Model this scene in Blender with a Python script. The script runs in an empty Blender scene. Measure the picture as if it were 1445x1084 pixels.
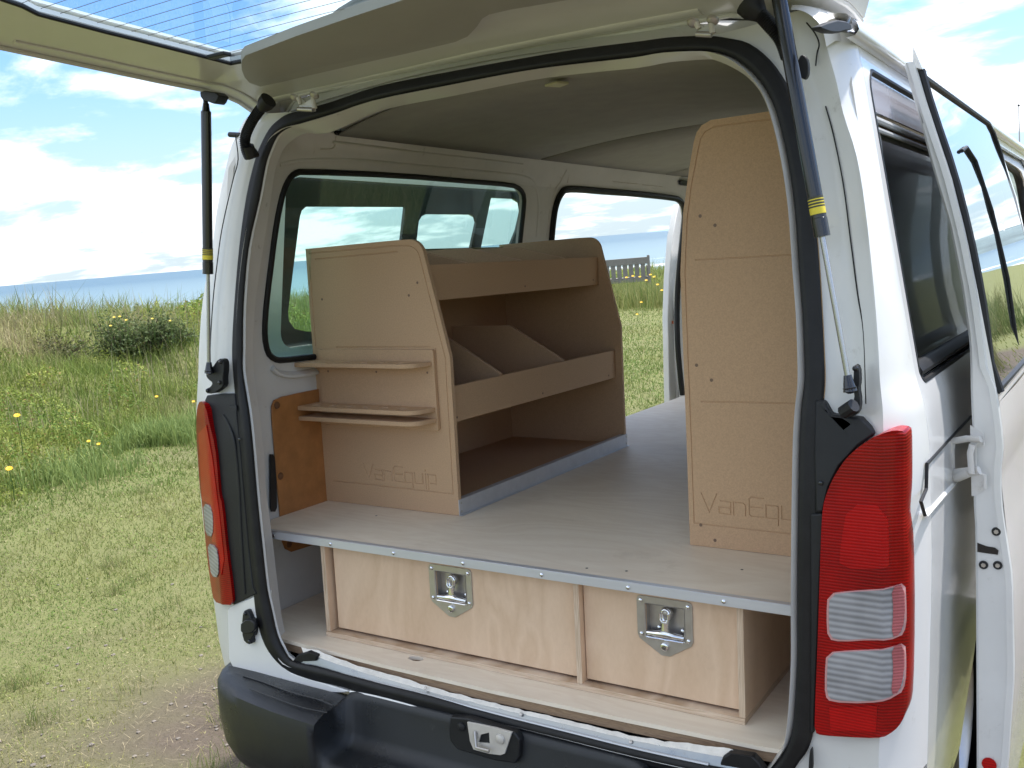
import bpy, bmesh, math, random
import numpy as np
from mathutils import Vector, Matrix, noise, geometry

random.seed(7)
rng = np.random.default_rng(7)
sc = bpy.context.scene
col = sc.collection
R = math.radians

# ------------------------------------------------------------------ frames
# Everything in the van is modelled in the van's own frame: X across (right +), Y forward, Z up,
# origin on the ground under the rear face.  The van stands slightly nose-down on level ground.
CAM = np.array([1.13, -1.608, 1.54])
CM = np.array([[0.845041310795012, 0.532330807844383, -0.05029009912094529],
               [-0.022746549206656634, 0.1297568887588199, 0.9912848956373845],
               [0.5342169760958905, -0.8365327613664499, 0.12175862028627728]])
FPX = 1390.54
gup = Vector((-0.01668, -0.03355, 0.9993)).normalized()
ROT = gup.rotation_difference(Vector((0, 0, 1))).to_matrix().to_4x4()
PIV = Vector((0, 0.95, 0))
TV = Matrix.Translation(PIV) @ ROT @ Matrix.Translation(-PIV)      # van frame -> world

cam_d = bpy.data.cameras.new('camera'); cam = bpy.data.objects.new('camera', cam_d); col.objects.link(cam)
cam_d.sensor_width = 36.0; cam_d.lens = FPX / 1445 * 36; cam_d.clip_start = 0.05; cam_d.clip_end = 60000
cm4 = Matrix(CM.tolist()).transposed().to_4x4(); cm4.translation = Vector(CAM)
cam.matrix_world = TV @ cm4
sc.camera = cam

# ------------------------------------------------------------------ sky, sun, exposure
SUN_EL, SUN_DIR = 63.0, Vector((0.58, 0.81, 0)).normalized()
wd = bpy.data.worlds.new("World"); sc.world = wd; wd.use_nodes = True
nt = wd.node_tree; nt.nodes.clear()
def N(nt, typ, **kw):
    n = nt.nodes.new(typ)
    for k, v in kw.items():
        if k.startswith('_'): setattr(n, k[1:], v)
        else: n.inputs[k.replace('_', ' ')].default_value = v
    return n
def mth(nt, op, a, b=None, clamp=False):
    n = nt.nodes.new('ShaderNodeMath'); n.operation = op; n.use_clamp = clamp
    for i, v in enumerate((a, b)):
        if v is None: continue
        if isinstance(v, (int, float)): n.inputs[i].default_value = v
        else: nt.links.new(v, n.inputs[i])
    return n.outputs[0]
sky = N(nt, 'ShaderNodeTexSky', _sky_type='NISHITA', _sun_disc=False)
sky.sun_elevation = R(SUN_EL); sky.sun_rotation = math.atan2(SUN_DIR.x, SUN_DIR.y)
sky.air_density = 1.0; sky.dust_density = 0.6; sky.ozone_density = 1.6
tc = N(nt, 'ShaderNodeTexCoord'); sep = N(nt, 'ShaderNodeSeparateXYZ'); nt.links.new(tc.outputs['Generated'], sep.inputs[0])
zc = mth(nt, 'ADD', mth(nt, 'MAXIMUM', sep.outputs['Z'], 0.0), 0.17)
cmb = N(nt, 'ShaderNodeCombineXYZ')
nt.links.new(mth(nt, 'DIVIDE', sep.outputs['X'], zc), cmb.inputs[0])
nt.links.new(mth(nt, 'DIVIDE', sep.outputs['Y'], zc), cmb.inputs[1])
mp = N(nt, 'ShaderNodeMapping'); mp.inputs['Rotation'].default_value = (0, 0, R(35)); mp.inputs['Scale'].default_value = (1.0, 1.15, 1); mp.inputs['Location'].default_value = (3.1, 0.4, 0)
nt.links.new(cmb.outputs[0], mp.inputs[0])
n1 = N(nt, 'ShaderNodeTexNoise', Scale=1.9, Detail=9.0, Roughness=0.58, Distortion=0.2); nt.links.new(mp.outputs[0], n1.inputs['Vector'])
n2 = N(nt, 'ShaderNodeTexNoise', Scale=0.45, Detail=2.0, Roughness=0.5); nt.links.new(mp.outputs[0], n2.inputs['Vector'])
dens = mth(nt, 'ADD', mth(nt, 'MULTIPLY', n1.outputs[0], 0.65), mth(nt, 'MULTIPLY', n2.outputs[0], 0.45))
rmp = N(nt, 'ShaderNodeMapRange', _interpolation_type='SMOOTHSTEP'); nt.links.new(dens, rmp.inputs['Value'])
rmp.inputs['From Min'].default_value = 0.495; rmp.inputs['From Max'].default_value = 0.62
hz = N(nt, 'ShaderNodeMapRange', _interpolation_type='SMOOTHSTEP'); nt.links.new(sep.outputs['Z'], hz.inputs['Value'])
hz.inputs['From Min'].default_value = 0.0; hz.inputs['From Max'].default_value = 0.22
hz.inputs['To Min'].default_value = 0.9; hz.inputs['To Max'].default_value = 0.05
cf = mth(nt, 'MULTIPLY', rmp.outputs[0], 0.92)
mx = N(nt, 'ShaderNodeMix', _data_type='RGBA'); nt.links.new(cf, mx.inputs['Factor'])
gain = N(nt, 'ShaderNodeMix', _data_type='RGBA', _blend_type='MULTIPLY'); gain.inputs['Factor'].default_value = 1
nt.links.new(sky.outputs[0], gain.inputs[6]); gain.inputs[7].default_value = (.50, .66, .88, 1)
hzm = N(nt, 'ShaderNodeMix', _data_type='RGBA'); nt.links.new(hz.outputs[0], hzm.inputs['Factor']); nt.links.new(gain.outputs[2], hzm.inputs[6]); hzm.inputs[7].default_value = (2.45, 2.9, 3.15, 1)
nt.links.new(hzm.outputs[2], mx.inputs[6]); mx.inputs[7].default_value = (5.6, 5.75, 5.85, 1)
bg = N(nt, 'ShaderNodeBackground', Strength=0.1); nt.links.new(mx.outputs[2], bg.inputs[0])
wo = N(nt, 'ShaderNodeOutputWorld'); nt.links.new(bg.outputs[0], wo.inputs[0])

sl = bpy.data.lights.new('sun', 'SUN'); sl.energy = 2.25; sl.angle = R(2.0); sl.color = (1, 0.955, 0.93)
so = bpy.data.objects.new('sun', sl); col.objects.link(so)
sv = Vector((SUN_DIR.x * math.cos(R(SUN_EL)), SUN_DIR.y * math.cos(R(SUN_EL)), math.sin(R(SUN_EL))))
so.rotation_euler = sv.to_track_quat('Z', 'Y').to_euler(); so.location = sv * 30
sc.view_settings.view_transform = 'Standard'; sc.view_settings.look = 'None'
sc.view_settings.gamma = 1; sc.view_settings.use_curve_mapping = False
sc.view_settings.exposure = 1.64
sc.cycles.max_bounces = 10; sc.cycles.diffuse_bounces = 6; sc.cycles.glossy_bounces = 4; sc.cycles.transparent_max_bounces = 14
sc.cycles.use_denoising = True; sc.cycles.caustics_reflective = False; sc.cycles.caustics_refractive = False

# ------------------------------------------------------------------ measuring helpers
def ray(px, py):
    return np.array([(px - 722.5) / FPX, -(py - 542.) / FPX, -1.]) @ CM
def at(px, py, ax, v):
    """point of the van frame seen at a pixel of the photograph on the plane ax = v"""
    i = 'XYZ'.index(ax); r = ray(px, py); return tuple(CAM + r * ((v - CAM[i]) / r[i]))
def ats(px, py, ax, F, it=14, damp=0.8):
    v = F(at(px, py, ax, F((0, 0, 1.2)))); 
    for _ in range(it):
        v = v + damp * (F(at(px, py, ax, v)) - v)
    return at(px, py, ax, v)
def lerp(x, xs, ys): return float(np.interp(x, xs, ys))
def yrear(z): return lerp(z, [1.15, 1.95], [0.0, 0.085])
def rearF(off=0.0): return lambda p: yrear(p[2]) + off
def atr(px, py, off=0.0): return ats(px, py, 'Y', rearF(off))

# ------------------------------------------------------------------ mesh helpers
class MB:
    def __init__(s): s.v = []; s.f = []
    def add(s, vs, fs):
        b = len(s.v); s.v += [tuple(map(float, p)) for p in vs]; s.f += [tuple(b + i for i in f) for f in fs]; return s
    def box(s, x0, x1, y0, y1, z0, z1):
        vs = [(x, y, z) for x in (x0, x1) for y in (y0, y1) for z in (z0, z1)]
        return s.add(vs, [(0, 1, 3, 2), (4, 6, 7, 5), (0, 4, 5, 1), (2, 3, 7, 6), (0, 2, 6, 4), (1, 5, 7, 3)])
    def prism(s, outline, vec, holes=()):
        loops = [[Vector(p) for p in outline]] + [[Vector(p) for p in h] for h in holes]
        tri = geometry.tessellate_polygon(loops); flat = [p for l in loops for p in l]; n = len(flat); vec = Vector(vec)
        fs = [tuple(t) for t in tri] + [tuple(n + i for i in reversed(t)) for t in tri]
        b = 0
        for l in loops:
            m = len(l)
            for i in range(m):
                j = (i + 1) % m; fs.append((b + i, b + j, n + b + j, n + b + i))
            b += m
        return s.add(flat + [p + vec for p in flat], fs)
    def loft(s, loops, closed=True, caps=False):
        m = len(loops[0]); vs = [p for l in loops for p in l]; fs = []
        for a in range(len(loops) - 1):
            for i in range(m if closed else m - 1):
                j = (i + 1) % m; fs.append((a * m + i, a * m + j, (a + 1) * m + j, (a + 1) * m + i))
        if caps: fs += [tuple(range(m)), tuple(reversed(range((len(loops) - 1) * m, len(loops) * m)))]
        return s.add(vs, fs)
    def tube(s, path, r, n=10, closed=False, caps=True, flat=1.0, up=None):
        P = [Vector(p) for p in path]; m = len(P); rs = r if hasattr(r, '__len__') else [r] * m; loops = []
        u = Vector(up) if up else None
        for i in range(m):
            a = P[(i - 1) % m] if (closed or i) else P[i]; b = P[(i + 1) % m] if (closed or i < m - 1) else P[i]
            t = (b - a).normalized()
            if u is None: u = t.orthogonal()
            w = t.cross(u).normalized(); u2 = w.cross(t).normalized()
            if not up: u = u2
            loops.append([P[i] + rs[i] * (math.cos(2 * math.pi * k / n) * u2 * flat + math.sin(2 * math.pi * k / n) * w) for k in range(n)])
        if closed: loops.append(loops[0])
        return s.loft(loops, True, caps and not closed)
    def cyl(s, a, b, r, n=16): return s.tube([a, b], r, n)
    def dome(s, c, d, r, h=None, n=10):
        c = Vector(c); d = Vector(d).normalized(); h = h or r * .6
        return s.tube([c, c + d * h * .6, c + d * h * .92, c + d * h], [r, r * .85, r * .45, r * .05], n)
    def build(s, name, mat, parent=None, smooth=35, bevel=0, solid=0, label=None, recalc=True):
        me = bpy.data.meshes.new(name); me.from_pydata(s.v, [], s.f)
        if recalc:
            bm = bmesh.new(); bm.from_mesh(me); bmesh.ops.recalc_face_normals(bm, faces=bm.faces); bm.to_mesh(me); bm.free()
        me.materials.append(mat)
        o = bpy.data.objects.new(name, me); col.objects.link(o)
        if parent is not None: o.parent = parent
        if smooth: me.shade_smooth(); me.set_sharp_from_angle(angle=R(smooth))
        if solid:
            m = o.modifiers.new('thickness', 'SOLIDIFY'); m.thickness = abs(solid); m.offset = -1 if solid > 0 else 1
        if bevel:
            m = o.modifiers.new('bevel', 'BEVEL'); m.width = bevel; m.segments = 2; m.limit_method = 'ANGLE'; m.angle_limit = R(40)
        if label: o['label'] = label
        return o
def tag(o, label=None, cat=None, group=None, kind=None):
    for k, v in (('label', label), ('category', cat), ('group', group), ('kind', kind)):
        if v: o[k] = v
    return o
def empty(name, loc=(0, 0, 0), van=True, rz=0):
    o = bpy.data.objects.new(name, None); col.objects.link(o); o.empty_display_size = .1
    o.matrix_world = (TV @ Matrix.Translation(Vector(loc))) if van else (Matrix.Translation(Vector(loc)) @ Matrix.Rotation(rz, 4, 'Z'))
    return o
def shift(mb, d):
    mb.v = [(a - d[0], b - d[1], c - d[2]) for a, b, c in mb.v]; return mb
def sheet(outline, holes, ucuts, vcuts, fn, thick=None):
    """flat polygon with holes in (u,v), cut into strips, then mapped to 3D; thick = function giving the offset vector"""
    loops = [[Vector((u, v, 0)) for u, v in outline]] + [[Vector((u, v, 0)) for u, v in h] for h in holes]
    tri = geometry.tessellate_polygon(loops); flat = [p for l in loops for p in l]
    bm = bmesh.new(); vs = [bm.verts.new(p) for p in flat]
    for t in tri:
        try: bm.faces.new([vs[i] for i in t])
        except Exception: pass
    for c, nrm in [((u, 0, 0), (1, 0, 0)) for u in ucuts] + [((0, v, 0), (0, 1, 0)) for v in vcuts]:
        bmesh.ops.bisect_plane(bm, geom=bm.verts[:] + bm.edges[:] + bm.faces[:], dist=1e-6, plane_co=c, plane_no=nrm)
    bmesh.ops.dissolve_degenerate(bm, dist=1e-6, edges=bm.edges[:])
    mb = MB(); bm.verts.ensure_lookup_table(); bm.verts.index_update()
    V = [fn(v.co.x, v.co.y) for v in bm.verts]; F = [tuple(v.index for v in f.verts) for f in bm.faces]
    mb.add(V, F)
    if thick:
        n = len(V); mb.add([tuple(np.add(p, thick(p))) for p in V], [tuple(reversed(f)) for f in F])
        for e in bm.edges:
            if e.is_boundary:
                a, b = e.verts[0].index, e.verts[1].index; mb.f.append((a, b, n + b, n + a))
    bm.free(); return mb
def rrect(x0, x1, z0, z1, r, n=6):
    rs = r if hasattr(r, '__len__') else [r] * 4; out = []
    for (cx, cz, a0, rr) in ((x1 - rs[0], z1 - rs[0], 0, rs[0]), (x0 + rs[1], z1 - rs[1], 90, rs[1]), (x0 + rs[2], z0 + rs[2], 180, rs[2]), (x1 - rs[3], z0 + rs[3], 270, rs[3])):
        for k in range(n + 1):
            a = R(a0 + 90 * k / n); out.append((cx + rr * math.cos(a), cz + rr * math.sin(a)))
    return out
def smooth_loop(P, n=2, closed=True):
    P = [np.array(p, float) for p in P]
    for _ in range(n):
        Q = []; m = len(P)
        if not closed: Q.append(P[0])
        for i in range(m if closed else m - 1):
            a, b = P[i], P[(i + 1) % m]; Q += [a * .75 + b * .25, a * .25 + b * .75]
        if not closed: Q.append(P[-1])
        P = Q
    return [tuple(p) for p in P]
def catmull(P, k=5, closed=False):
    P = [np.array(p, float) for p in P]; m = len(P); out = []
    for i in range(m if closed else m - 1):
        g = lambda j: P[j % m] if closed else P[min(max(j, 0), m - 1)]
        p0, p1, p2, p3 = g(i - 1), g(i), g(i + 1), g(i + 2)
        for q in range(k):
            t = q / k; out.append(tuple(.5 * ((2 * p1) + (p2 - p0) * t + (2 * p0 - 5 * p1 + 4 * p2 - p3) * t * t + (3 * p1 - p0 - 3 * p2 + p3) * t ** 3)))
    if not closed: out.append(tuple(P[-1]))
    return out
def bake(o):
    dg = bpy.context.evaluated_depsgraph_get(); me = bpy.data.meshes.new_from_object(o.evaluated_get(dg)); o.modifiers.clear(); o.data = me; return o

# ------------------------------------------------------------------ materials
def mat(name, base, rough=.5, metal=0, coat=0, spec=.5, var=0.0, vscale=8., bump=0, bscale=200., dirt=0, dirtcol=(.2, .17, .13), stretch=(1, 1, 1), rvar=0):
    m = bpy.data.materials.new(name); m.use_nodes = True; t = m.node_tree; b = t.nodes['Principled BSDF']
    b.inputs['Base Color'].default_value = (*base, 1); b.inputs['Roughness'].default_value = rough; b.inputs['Metallic'].default_value = metal
    b.inputs['Coat Weight'].default_value = coat; b.inputs['Coat Roughness'].default_value = .04; b.inputs['Specular IOR Level'].default_value = spec
    tcn = N(t, 'ShaderNodeTexCoord'); mpn = N(t, 'ShaderNodeMapping'); mpn.inputs['Scale'].default_value = stretch; t.links.new(tcn.outputs['Object'], mpn.inputs[0])
    src = None
    if var:
        n = N(t, 'ShaderNodeTexNoise', Scale=vscale, Detail=6.0, Roughness=.6); t.links.new(mpn.outputs[0], n.inputs['Vector'])
        r = N(t, 'ShaderNodeMapRange'); t.links.new(n.outputs[0], r.inputs['Value']); r.inputs['From Min'].default_value = .3; r.inputs['From Max'].default_value = .7
        r.inputs['To Min'].default_value = 1 - var; r.inputs['To Max'].default_value = 1 + var
        x = N(t, 'ShaderNodeMix', _data_type='RGBA', _blend_type='MULTIPLY'); x.inputs['Factor'].default_value = 1; x.inputs[6].default_value = (*base, 1)
        t.links.new(r.outputs[0], x.inputs[7]); src = x.outputs[2]
        if rvar:
            rr = N(t, 'ShaderNodeMapRange'); t.links.new(n.outputs[0], rr.inputs['Value']); rr.inputs['From Min'].default_value = .3; rr.inputs['From Max'].default_value = .7
            rr.inputs['To Min'].default_value = max(.02, rough - rvar); rr.inputs['To Max'].default_value = rough + rvar; t.links.new(rr.outputs[0], b.inputs['Roughness'])
    if dirt:
        n = N(t, 'ShaderNodeTexNoise', Scale=22.0, Detail=8.0, Roughness=.72); t.links.new(tcn.outputs['Object'], n.inputs['Vector'])
        r = N(t, 'ShaderNodeMapRange', _interpolation_type='SMOOTHSTEP'); t.links.new(n.outputs[0], r.inputs['Value']); r.inputs['From Min'].default_value = .60; r.inputs['From Max'].default_value = .76; r.inputs['To Max'].default_value = dirt
        x = N(t, 'ShaderNodeMix', _data_type='RGBA'); t.links.new(r.outputs[0], x.inputs['Factor'])
        if src: t.links.new(src, x.inputs[6])
        else: x.inputs[6].default_value = (*base, 1)
        x.inputs[7].default_value = (*dirtcol, 1); src = x.outputs[2]
    if src: t.links.new(src, b.inputs['Base Color'])
    if bump:
        n = N(t, 'ShaderNodeTexNoise', Scale=bscale, Detail=4.0); t.links.new(mpn.outputs[0], n.inputs['Vector'])
        q = N(t, 'ShaderNodeBump', Strength=bump, Distance=.002); t.links.new(n.outputs[0], q.inputs['Height']); t.links.new(q.outputs[0], b.inputs['Normal'])
    return m
def wood(name, a, b2, rough=.55, scale=3., stretch=(1, 8, 8), coat=0, contrast=1., fine=140):
    m = bpy.data.materials.new(name); m.use_nodes = True; t = m.node_tree; b = t.nodes['Principled BSDF']
    b.inputs['Roughness'].default_value = rough; b.inputs['Coat Weight'].default_value = coat; b.inputs['Coat Roughness'].default_value = .3
    tcn = N(t, 'ShaderNodeTexCoord'); mpn = N(t, 'ShaderNodeMapping'); mpn.inputs['Scale'].default_value = stretch; t.links.new(tcn.outputs['Object'], mpn.inputs[0])
    n = N(t, 'ShaderNodeTexNoise', Scale=scale, Detail=3.0, Roughness=.5, Distortion=.6); t.links.new(mpn.outputs[0], n.inputs['Vector'])
    bands = mth(t, 'FRACT', mth(t, 'MULTIPLY', n.outputs[0], 9.0))
    bands = mth(t, 'ABSOLUTE', mth(t, 'SUBTRACT', mth(t, 'MULTIPLY', bands, 2.0), 1.0))
    n2 = N(t, 'ShaderNodeTexNoise', Scale=fine, Detail=3.0, Roughness=.6); mp2 = N(t, 'ShaderNodeMapping'); mp2.inputs['Scale'].default_value = tuple(1 if s == min(stretch) else .12 for s in stretch[::1]) if False else stretch
    t.links.new(tcn.outputs['Object'], mp2.inputs[0]); t.links.new(mp2.outputs[0], n2.inputs['Vector'])
    n3 = N(t, 'ShaderNodeTexNoise', Scale=2.3, Detail=2.0); t.links.new(tcn.outputs['Object'], n3.inputs['Vector'])
    f = mth(t, 'ADD', mth(t, 'MULTIPLY', bands, .35 * contrast), mth(t, 'ADD', mth(t, 'MULTIPLY', n2.outputs[0], .35), mth(t, 'MULTIPLY', n3.outputs[0], .45)))
    r = N(t, 'ShaderNodeMapRange'); t.links.new(f, r.inputs['Value']); r.inputs['From Min'].default_value = .3; r.inputs['From Max'].default_value = .85
    x = N(t, 'ShaderNodeMix', _data_type='RGBA'); t.links.new(r.outputs[0], x.inputs['Factor']); x.inputs[6].default_value = (*a, 1); x.inputs[7].default_value = (*b2, 1)
    nm = N(t, 'ShaderNodeTexNoise', Scale=7.0, Detail=9.0, Roughness=.75); t.links.new(tcn.outputs['Object'], nm.inputs['Vector'])
    rm_ = N(t, 'ShaderNodeMapRange', _interpolation_type='SMOOTHSTEP'); t.links.new(nm.outputs[0], rm_.inputs['Value']); rm_.inputs['From Min'].default_value = .57; rm_.inputs['From Max'].default_value = .72; rm_.inputs['To Max'].default_value = .22
    xm = N(t, 'ShaderNodeMix', _data_type='RGBA'); t.links.new(rm_.outputs[0], xm.inputs['Factor']); t.links.new(x.outputs[2], xm.inputs[6]); xm.inputs[7].default_value = (b2[0] * .6, b2[1] * .56, b2[2] * .52, 1)
    t.links.new(xm.outputs[2], b.inputs['Base Color'])
    q = N(t, 'ShaderNodeBump', Strength=.12, Distance=.001); t.links.new(n2.outputs[0], q.inputs['Height']); t.links.new(q.outputs[0], b.inputs['Normal'])
    return m
def glass(name, tint, ior=1.5, rough=0.0, extra=0.0, ribs=None):
    m = bpy.data.materials.new(name); m.use_nodes = True; t = m.node_tree; t.nodes.clear()
    tr = N(t, 'ShaderNodeBsdfTransparent'); tr.inputs[0].default_value = (*tint, 1)
    gl = N(t, 'ShaderNodeBsdfGlossy'); gl.inputs['Color'].default_value = (.95, .97, 1, 1); gl.inputs['Roughness'].default_value = rough
    fr = N(t, 'ShaderNodeFresnel'); gg = N(t, 'ShaderNodeNewGeometry')
    t.links.new(mth(t, 'ADD', mth(t, 'MULTIPLY', gg.outputs['Backfacing'], 1 / ior - ior), ior), fr.inputs['IOR'])
    fac = mth(t, 'ADD', fr.outputs[0], extra, True)
    mxs = N(t, 'ShaderNodeMixShader'); t.links.new(fac, mxs.inputs[0]); t.links.new(tr.outputs[0], mxs.inputs[1]); t.links.new(gl.outputs[0], mxs.inputs[2])
    if ribs:
        tcn = N(t, 'ShaderNodeTexCoord'); w = N(t, 'ShaderNodeTexWave', Scale=ribs[1], Distortion=0.0); w.bands_direction = ribs[0]; w.wave_profile = 'SIN'
        t.links.new(tcn.outputs['Object'], w.inputs['Vector']); q = N(t, 'ShaderNodeBump', Strength=.9, Distance=.004); t.links.new(w.outputs['Fac'], q.inputs['Height'])
        t.links.new(q.outputs[0], gl.inputs['Normal']); t.links.new(q.outputs[0], fr.inputs['Normal'])
    o = N(t, 'ShaderNodeOutputMaterial'); t.links.new(mxs.outputs[0], o.inputs[0]); return m
def lensmat(name, colr, ribs, rough=.12, darker=.45):
    m = bpy.data.materials.new(name); m.use_nodes = True; t = m.node_tree; b = t.nodes['Principled BSDF']
    b.inputs['Roughness'].default_value = .3; b.inputs['Specular IOR Level'].default_value = .15; b.inputs['Coat Weight'].default_value = .3; b.inputs['Coat Roughness'].default_value = .02
    tcn = N(t, 'ShaderNodeTexCoord'); w = N(t, 'ShaderNodeTexWave', Scale=ribs, Distortion=0.4, Detail=1.0); w.bands_direction = 'Z'; t.links.new(tcn.outputs['Object'], w.inputs['Vector'])
    w2 = N(t, 'ShaderNodeTexWave', Scale=ribs * 1.0, Distortion=0.0); w2.bands_direction = 'X'; t.links.new(tcn.outputs['Object'], w2.inputs['Vector'])
    n3 = N(t, 'ShaderNodeTexNoise', Scale=16.0, Detail=2.0); t.links.new(tcn.outputs['Object'], n3.inputs['Vector'])
    r = N(t, 'ShaderNodeMapRange'); t.links.new(mth(t, 'ADD', mth(t, 'MULTIPLY', w.outputs['Fac'], .5), n3.outputs[0]), r.inputs['Value']); r.inputs['From Min'].default_value = .3; r.inputs['From Max'].default_value = 1.2
    x = N(t, 'ShaderNodeMix', _data_type='RGBA'); t.links.new(r.outputs[0], x.inputs['Factor'])
    x.inputs[6].default_value = (*[c * darker for c in colr], 1); x.inputs[7].default_value = (*colr, 1); t.links.new(x.outputs[2], b.inputs['Base Color'])
    q = N(t, 'ShaderNodeBump', Strength=.3, Distance=.0012); t.links.new(mth(t, 'ADD', w.outputs['Fac'], mth(t, 'MULTIPLY', w2.outputs['Fac'], .35)), q.inputs['Height']); t.links.new(q.outputs[0], b.inputs['Normal'])
    return m
PAINT = mat('white_paint', (.80, .80, .79), .22, coat=.7, var=.03, vscale=3, dirt=.32, dirtcol=(.48, .45, .40))
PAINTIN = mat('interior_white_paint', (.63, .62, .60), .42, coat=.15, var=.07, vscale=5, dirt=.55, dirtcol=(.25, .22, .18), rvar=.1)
PAINTJ = mat('door_jamb_paint', (.68, .685, .67), .3, coat=.4, var=.05, vscale=6, dirt=.3)
GATEP = mat('tailgate_inner_paint', (.66, .65, .64), .32, coat=.4, var=.05, vscale=4, dirt=.22)
GATET = mat('grey_plastic_trim', (.36, .35, .325), .5, var=.04, vscale=10, bump=.25, bscale=900)
HEAD = mat('headliner_fabric', (.34, .33, .31), .9, spec=.2, var=.06, vscale=14, bump=.3, bscale=700)
RUB = mat('black_rubber', (.011, .011, .012), .5, spec=.35, var=.25, vscale=30, bump=.2, bscale=300, dirt=.10, dirtcol=(.12, .11, .1))
BLK = mat('black_plastic', (.016, .017, .019), .42, spec=.35, var=.15, vscale=12, bump=.3, bscale=1200, dirt=.2, dirtcol=(.13, .12, .11))
BUMP = mat('bumper_plastic', (.013, .015, .018), .33, var=.2, vscale=9, bump=.35, bscale=1500, dirt=.6, dirtcol=(.10, .10, .10), rvar=.12)
BLKG = mat('gloss_black', (.012, .013, .016), .2, coat=.3)
MDF = mat('mdf_board', (.55, .365, .222), .68, spec=.3, var=.11, vscale=330, bump=.12, bscale=500, dirt=.22, dirtcol=(.42, .27, .17))
MDFE = mat('mdf_edge', (.66, .46, .30), .8, spec=.2, var=.06, vscale=320, bump=.2, bscale=500)
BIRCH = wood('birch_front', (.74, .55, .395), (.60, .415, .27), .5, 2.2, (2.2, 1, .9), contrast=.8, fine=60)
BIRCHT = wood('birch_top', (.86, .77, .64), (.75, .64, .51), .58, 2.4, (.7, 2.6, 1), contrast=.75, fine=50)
PLYE = wood('ply_edge', (.76, .62, .48), (.42, .28, .17), .7, 26, (.1, .1, 7), contrast=1.1)
PLYV = wood('ply_edge_upright', (.76, .62, .48), (.42, .28, .17), .7, 26, (7, .1, .1), contrast=1.1)
PLYD = wood('dirty_ply_edge', (.36, .25, .16), (.17, .11, .07), .8, 22, (.4, .4, 6), contrast=.8)
HARD = mat('varnished_hardboard', (.36, .155, .05), .38, coat=.2, var=.16, vscale=26, bump=.1, bscale=200)
ALU = mat('brushed_aluminium', (.60, .61, .64), .42, metal=.4, var=.06, vscale=30, stretch=(.05, 1, 1), bump=.08)
STEEL = mat('stainless_steel', (.50, .475, .45), .36, metal=.75, var=.05, vscale=60, rvar=.06)
CHROME = mat('chrome', (.8, .81, .84), .08, metal=1)
GALV = mat('galvanised_sill_plate', (.34, .36, .37), .34, metal=.75, var=.14, vscale=18, dirt=.6, dirtcol=(.22, .19, .15), rvar=.12)
FOAM = mat('torn_sealant_strip', (.78, .74, .68), .85, var=.12, vscale=40, dirt=.45, dirtcol=(.42, .34, .25), bump=.8, bscale=90)
RUST = mat('worn_catch_metal', (.60, .57, .52), .5, metal=.2, var=.1, vscale=30, dirt=.9, dirtcol=(.16, .09, .05))
REDL = lensmat('red_lens', (.40, .002, .003), 60, darker=.35)
REDB = lensmat('red_lens_bright', (.50, .003, .004), 60, darker=.5)
REDO = lensmat('red_lens_orange', (.50, .012, .006), 60, darker=.7)
CLRL = lensmat('clear_lens', (.44, .44, .46), 30, .1, .38)
LRIM = mat('lens_rim', (.60, .30, .30), .2, coat=1); LSIDE = lensmat('pink_side_lens', (.55, .16, .17), 60, darker=.5)
YEL = mat('yellow_sticker', (.75, .62, .05), .5)
GTINT = glass('tinted_glass', (.83, .955, .925))
GREAR = glass('rear_window_glass', (.80, .93, .98), 1.25)
GDOOR = glass('privacy_glass', (.40, .48, .46), 1.6, extra=.16)
GDARK = glass('dark_glass', (.32, .38, .36), 1.55, extra=.18)

# ================================================================== THE VAN
van = empty('van', (0, 0, 0))
tag(van, 'white van parked on the grass with its tailgate raised and side doors open', 'van')

# ---- rear opening: outer and inner edge of the weather seal, station by station (photo pixels)
SEAL = [((411,949),(409,931)),((450,961),(440,940)),((485,970),(485,951)),((540,988),(540,965)),((614,1007),(607,982)),((700,1028),(700,1008)),
 ((800,1053),(800,1033)),((900,1078),(900,1058)),((1000,1100),(1000,1080)),((1080,1112),(1072,1090)),((1112,1096),(1093,1078)),((1130,1070),(1106,1062)),
 ((1140,1054),(1113,1050)),((1147,1036),(1118,1030)),((1150,1006),(1121,1000)),((1152,930),(1125,930)),((1155,850),(1125,850)),((1155,725),(1126,725)),
 ((1158,620),(1128,620)),((1161,575),(1131,572)),((1164,540),(1135,540)),((1163,500),(1134.6,500)),((1160,440),(1132,440)),((1156,375),(1127,375)),
 ((1149,294),(1121.5,294)),((1139,221),(1111,221)),((1126,160),(1097,162)),((1112,125),(1083.4,128)),((1090,90),(1063,102)),((1062,66),(1038.4,83)),
 ((1030,55),(1018,76)),((997,51),(997,72.7)),((945,53),(945,74)),((900,59),(900,81)),((820,69),(820,90)),((746,81),(746,100)),((642,100),(642,119)),
 ((538,121),(538,140)),((469,143.6),(472,160)),((424,157),(430,172)),((404,163),(412,178)),((392,171),(401,183)),((380,183),(390,193)),((367.7,207),(381,212)),
 ((359.4,230),(374,233)),((348,280),(365,280)),((338,350),(350,350)),((331,430),(343,430)),((328,490),(342,490)),((329,523),(342,523)),((332,557),(347,557)),
 ((335,590),(352,590)),((340,640),(357,640)),((345,700),(362,700)),((352,777),(370,777)),((358,830),(376,830)),((362,865),(382,860)),((370,899),(390,895)),((384,925),(399,915))]
so_ = [np.array(atr(*a, -.004)) for a, b in SEAL]; si_ = [np.array(atr(*b, -.004)) for a, b in SEAL]
cen = [(a + b) / 2 for a, b in zip(so_, si_)]; rad = [float(np.linalg.norm(a - b)) / 2 for a, b in zip(so_, si_)]
cpath = catmull([(*c, r) for c, r in zip(cen, rad)], 3, True)
m = MB(); pth = [p[:3] for p in cpath]; rr = [p[3] for p in cpath]
n = len(pth); cx = np.mean([p[0] for p in pth]); cz = np.mean([p[2] for p in pth])
loops = []
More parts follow.
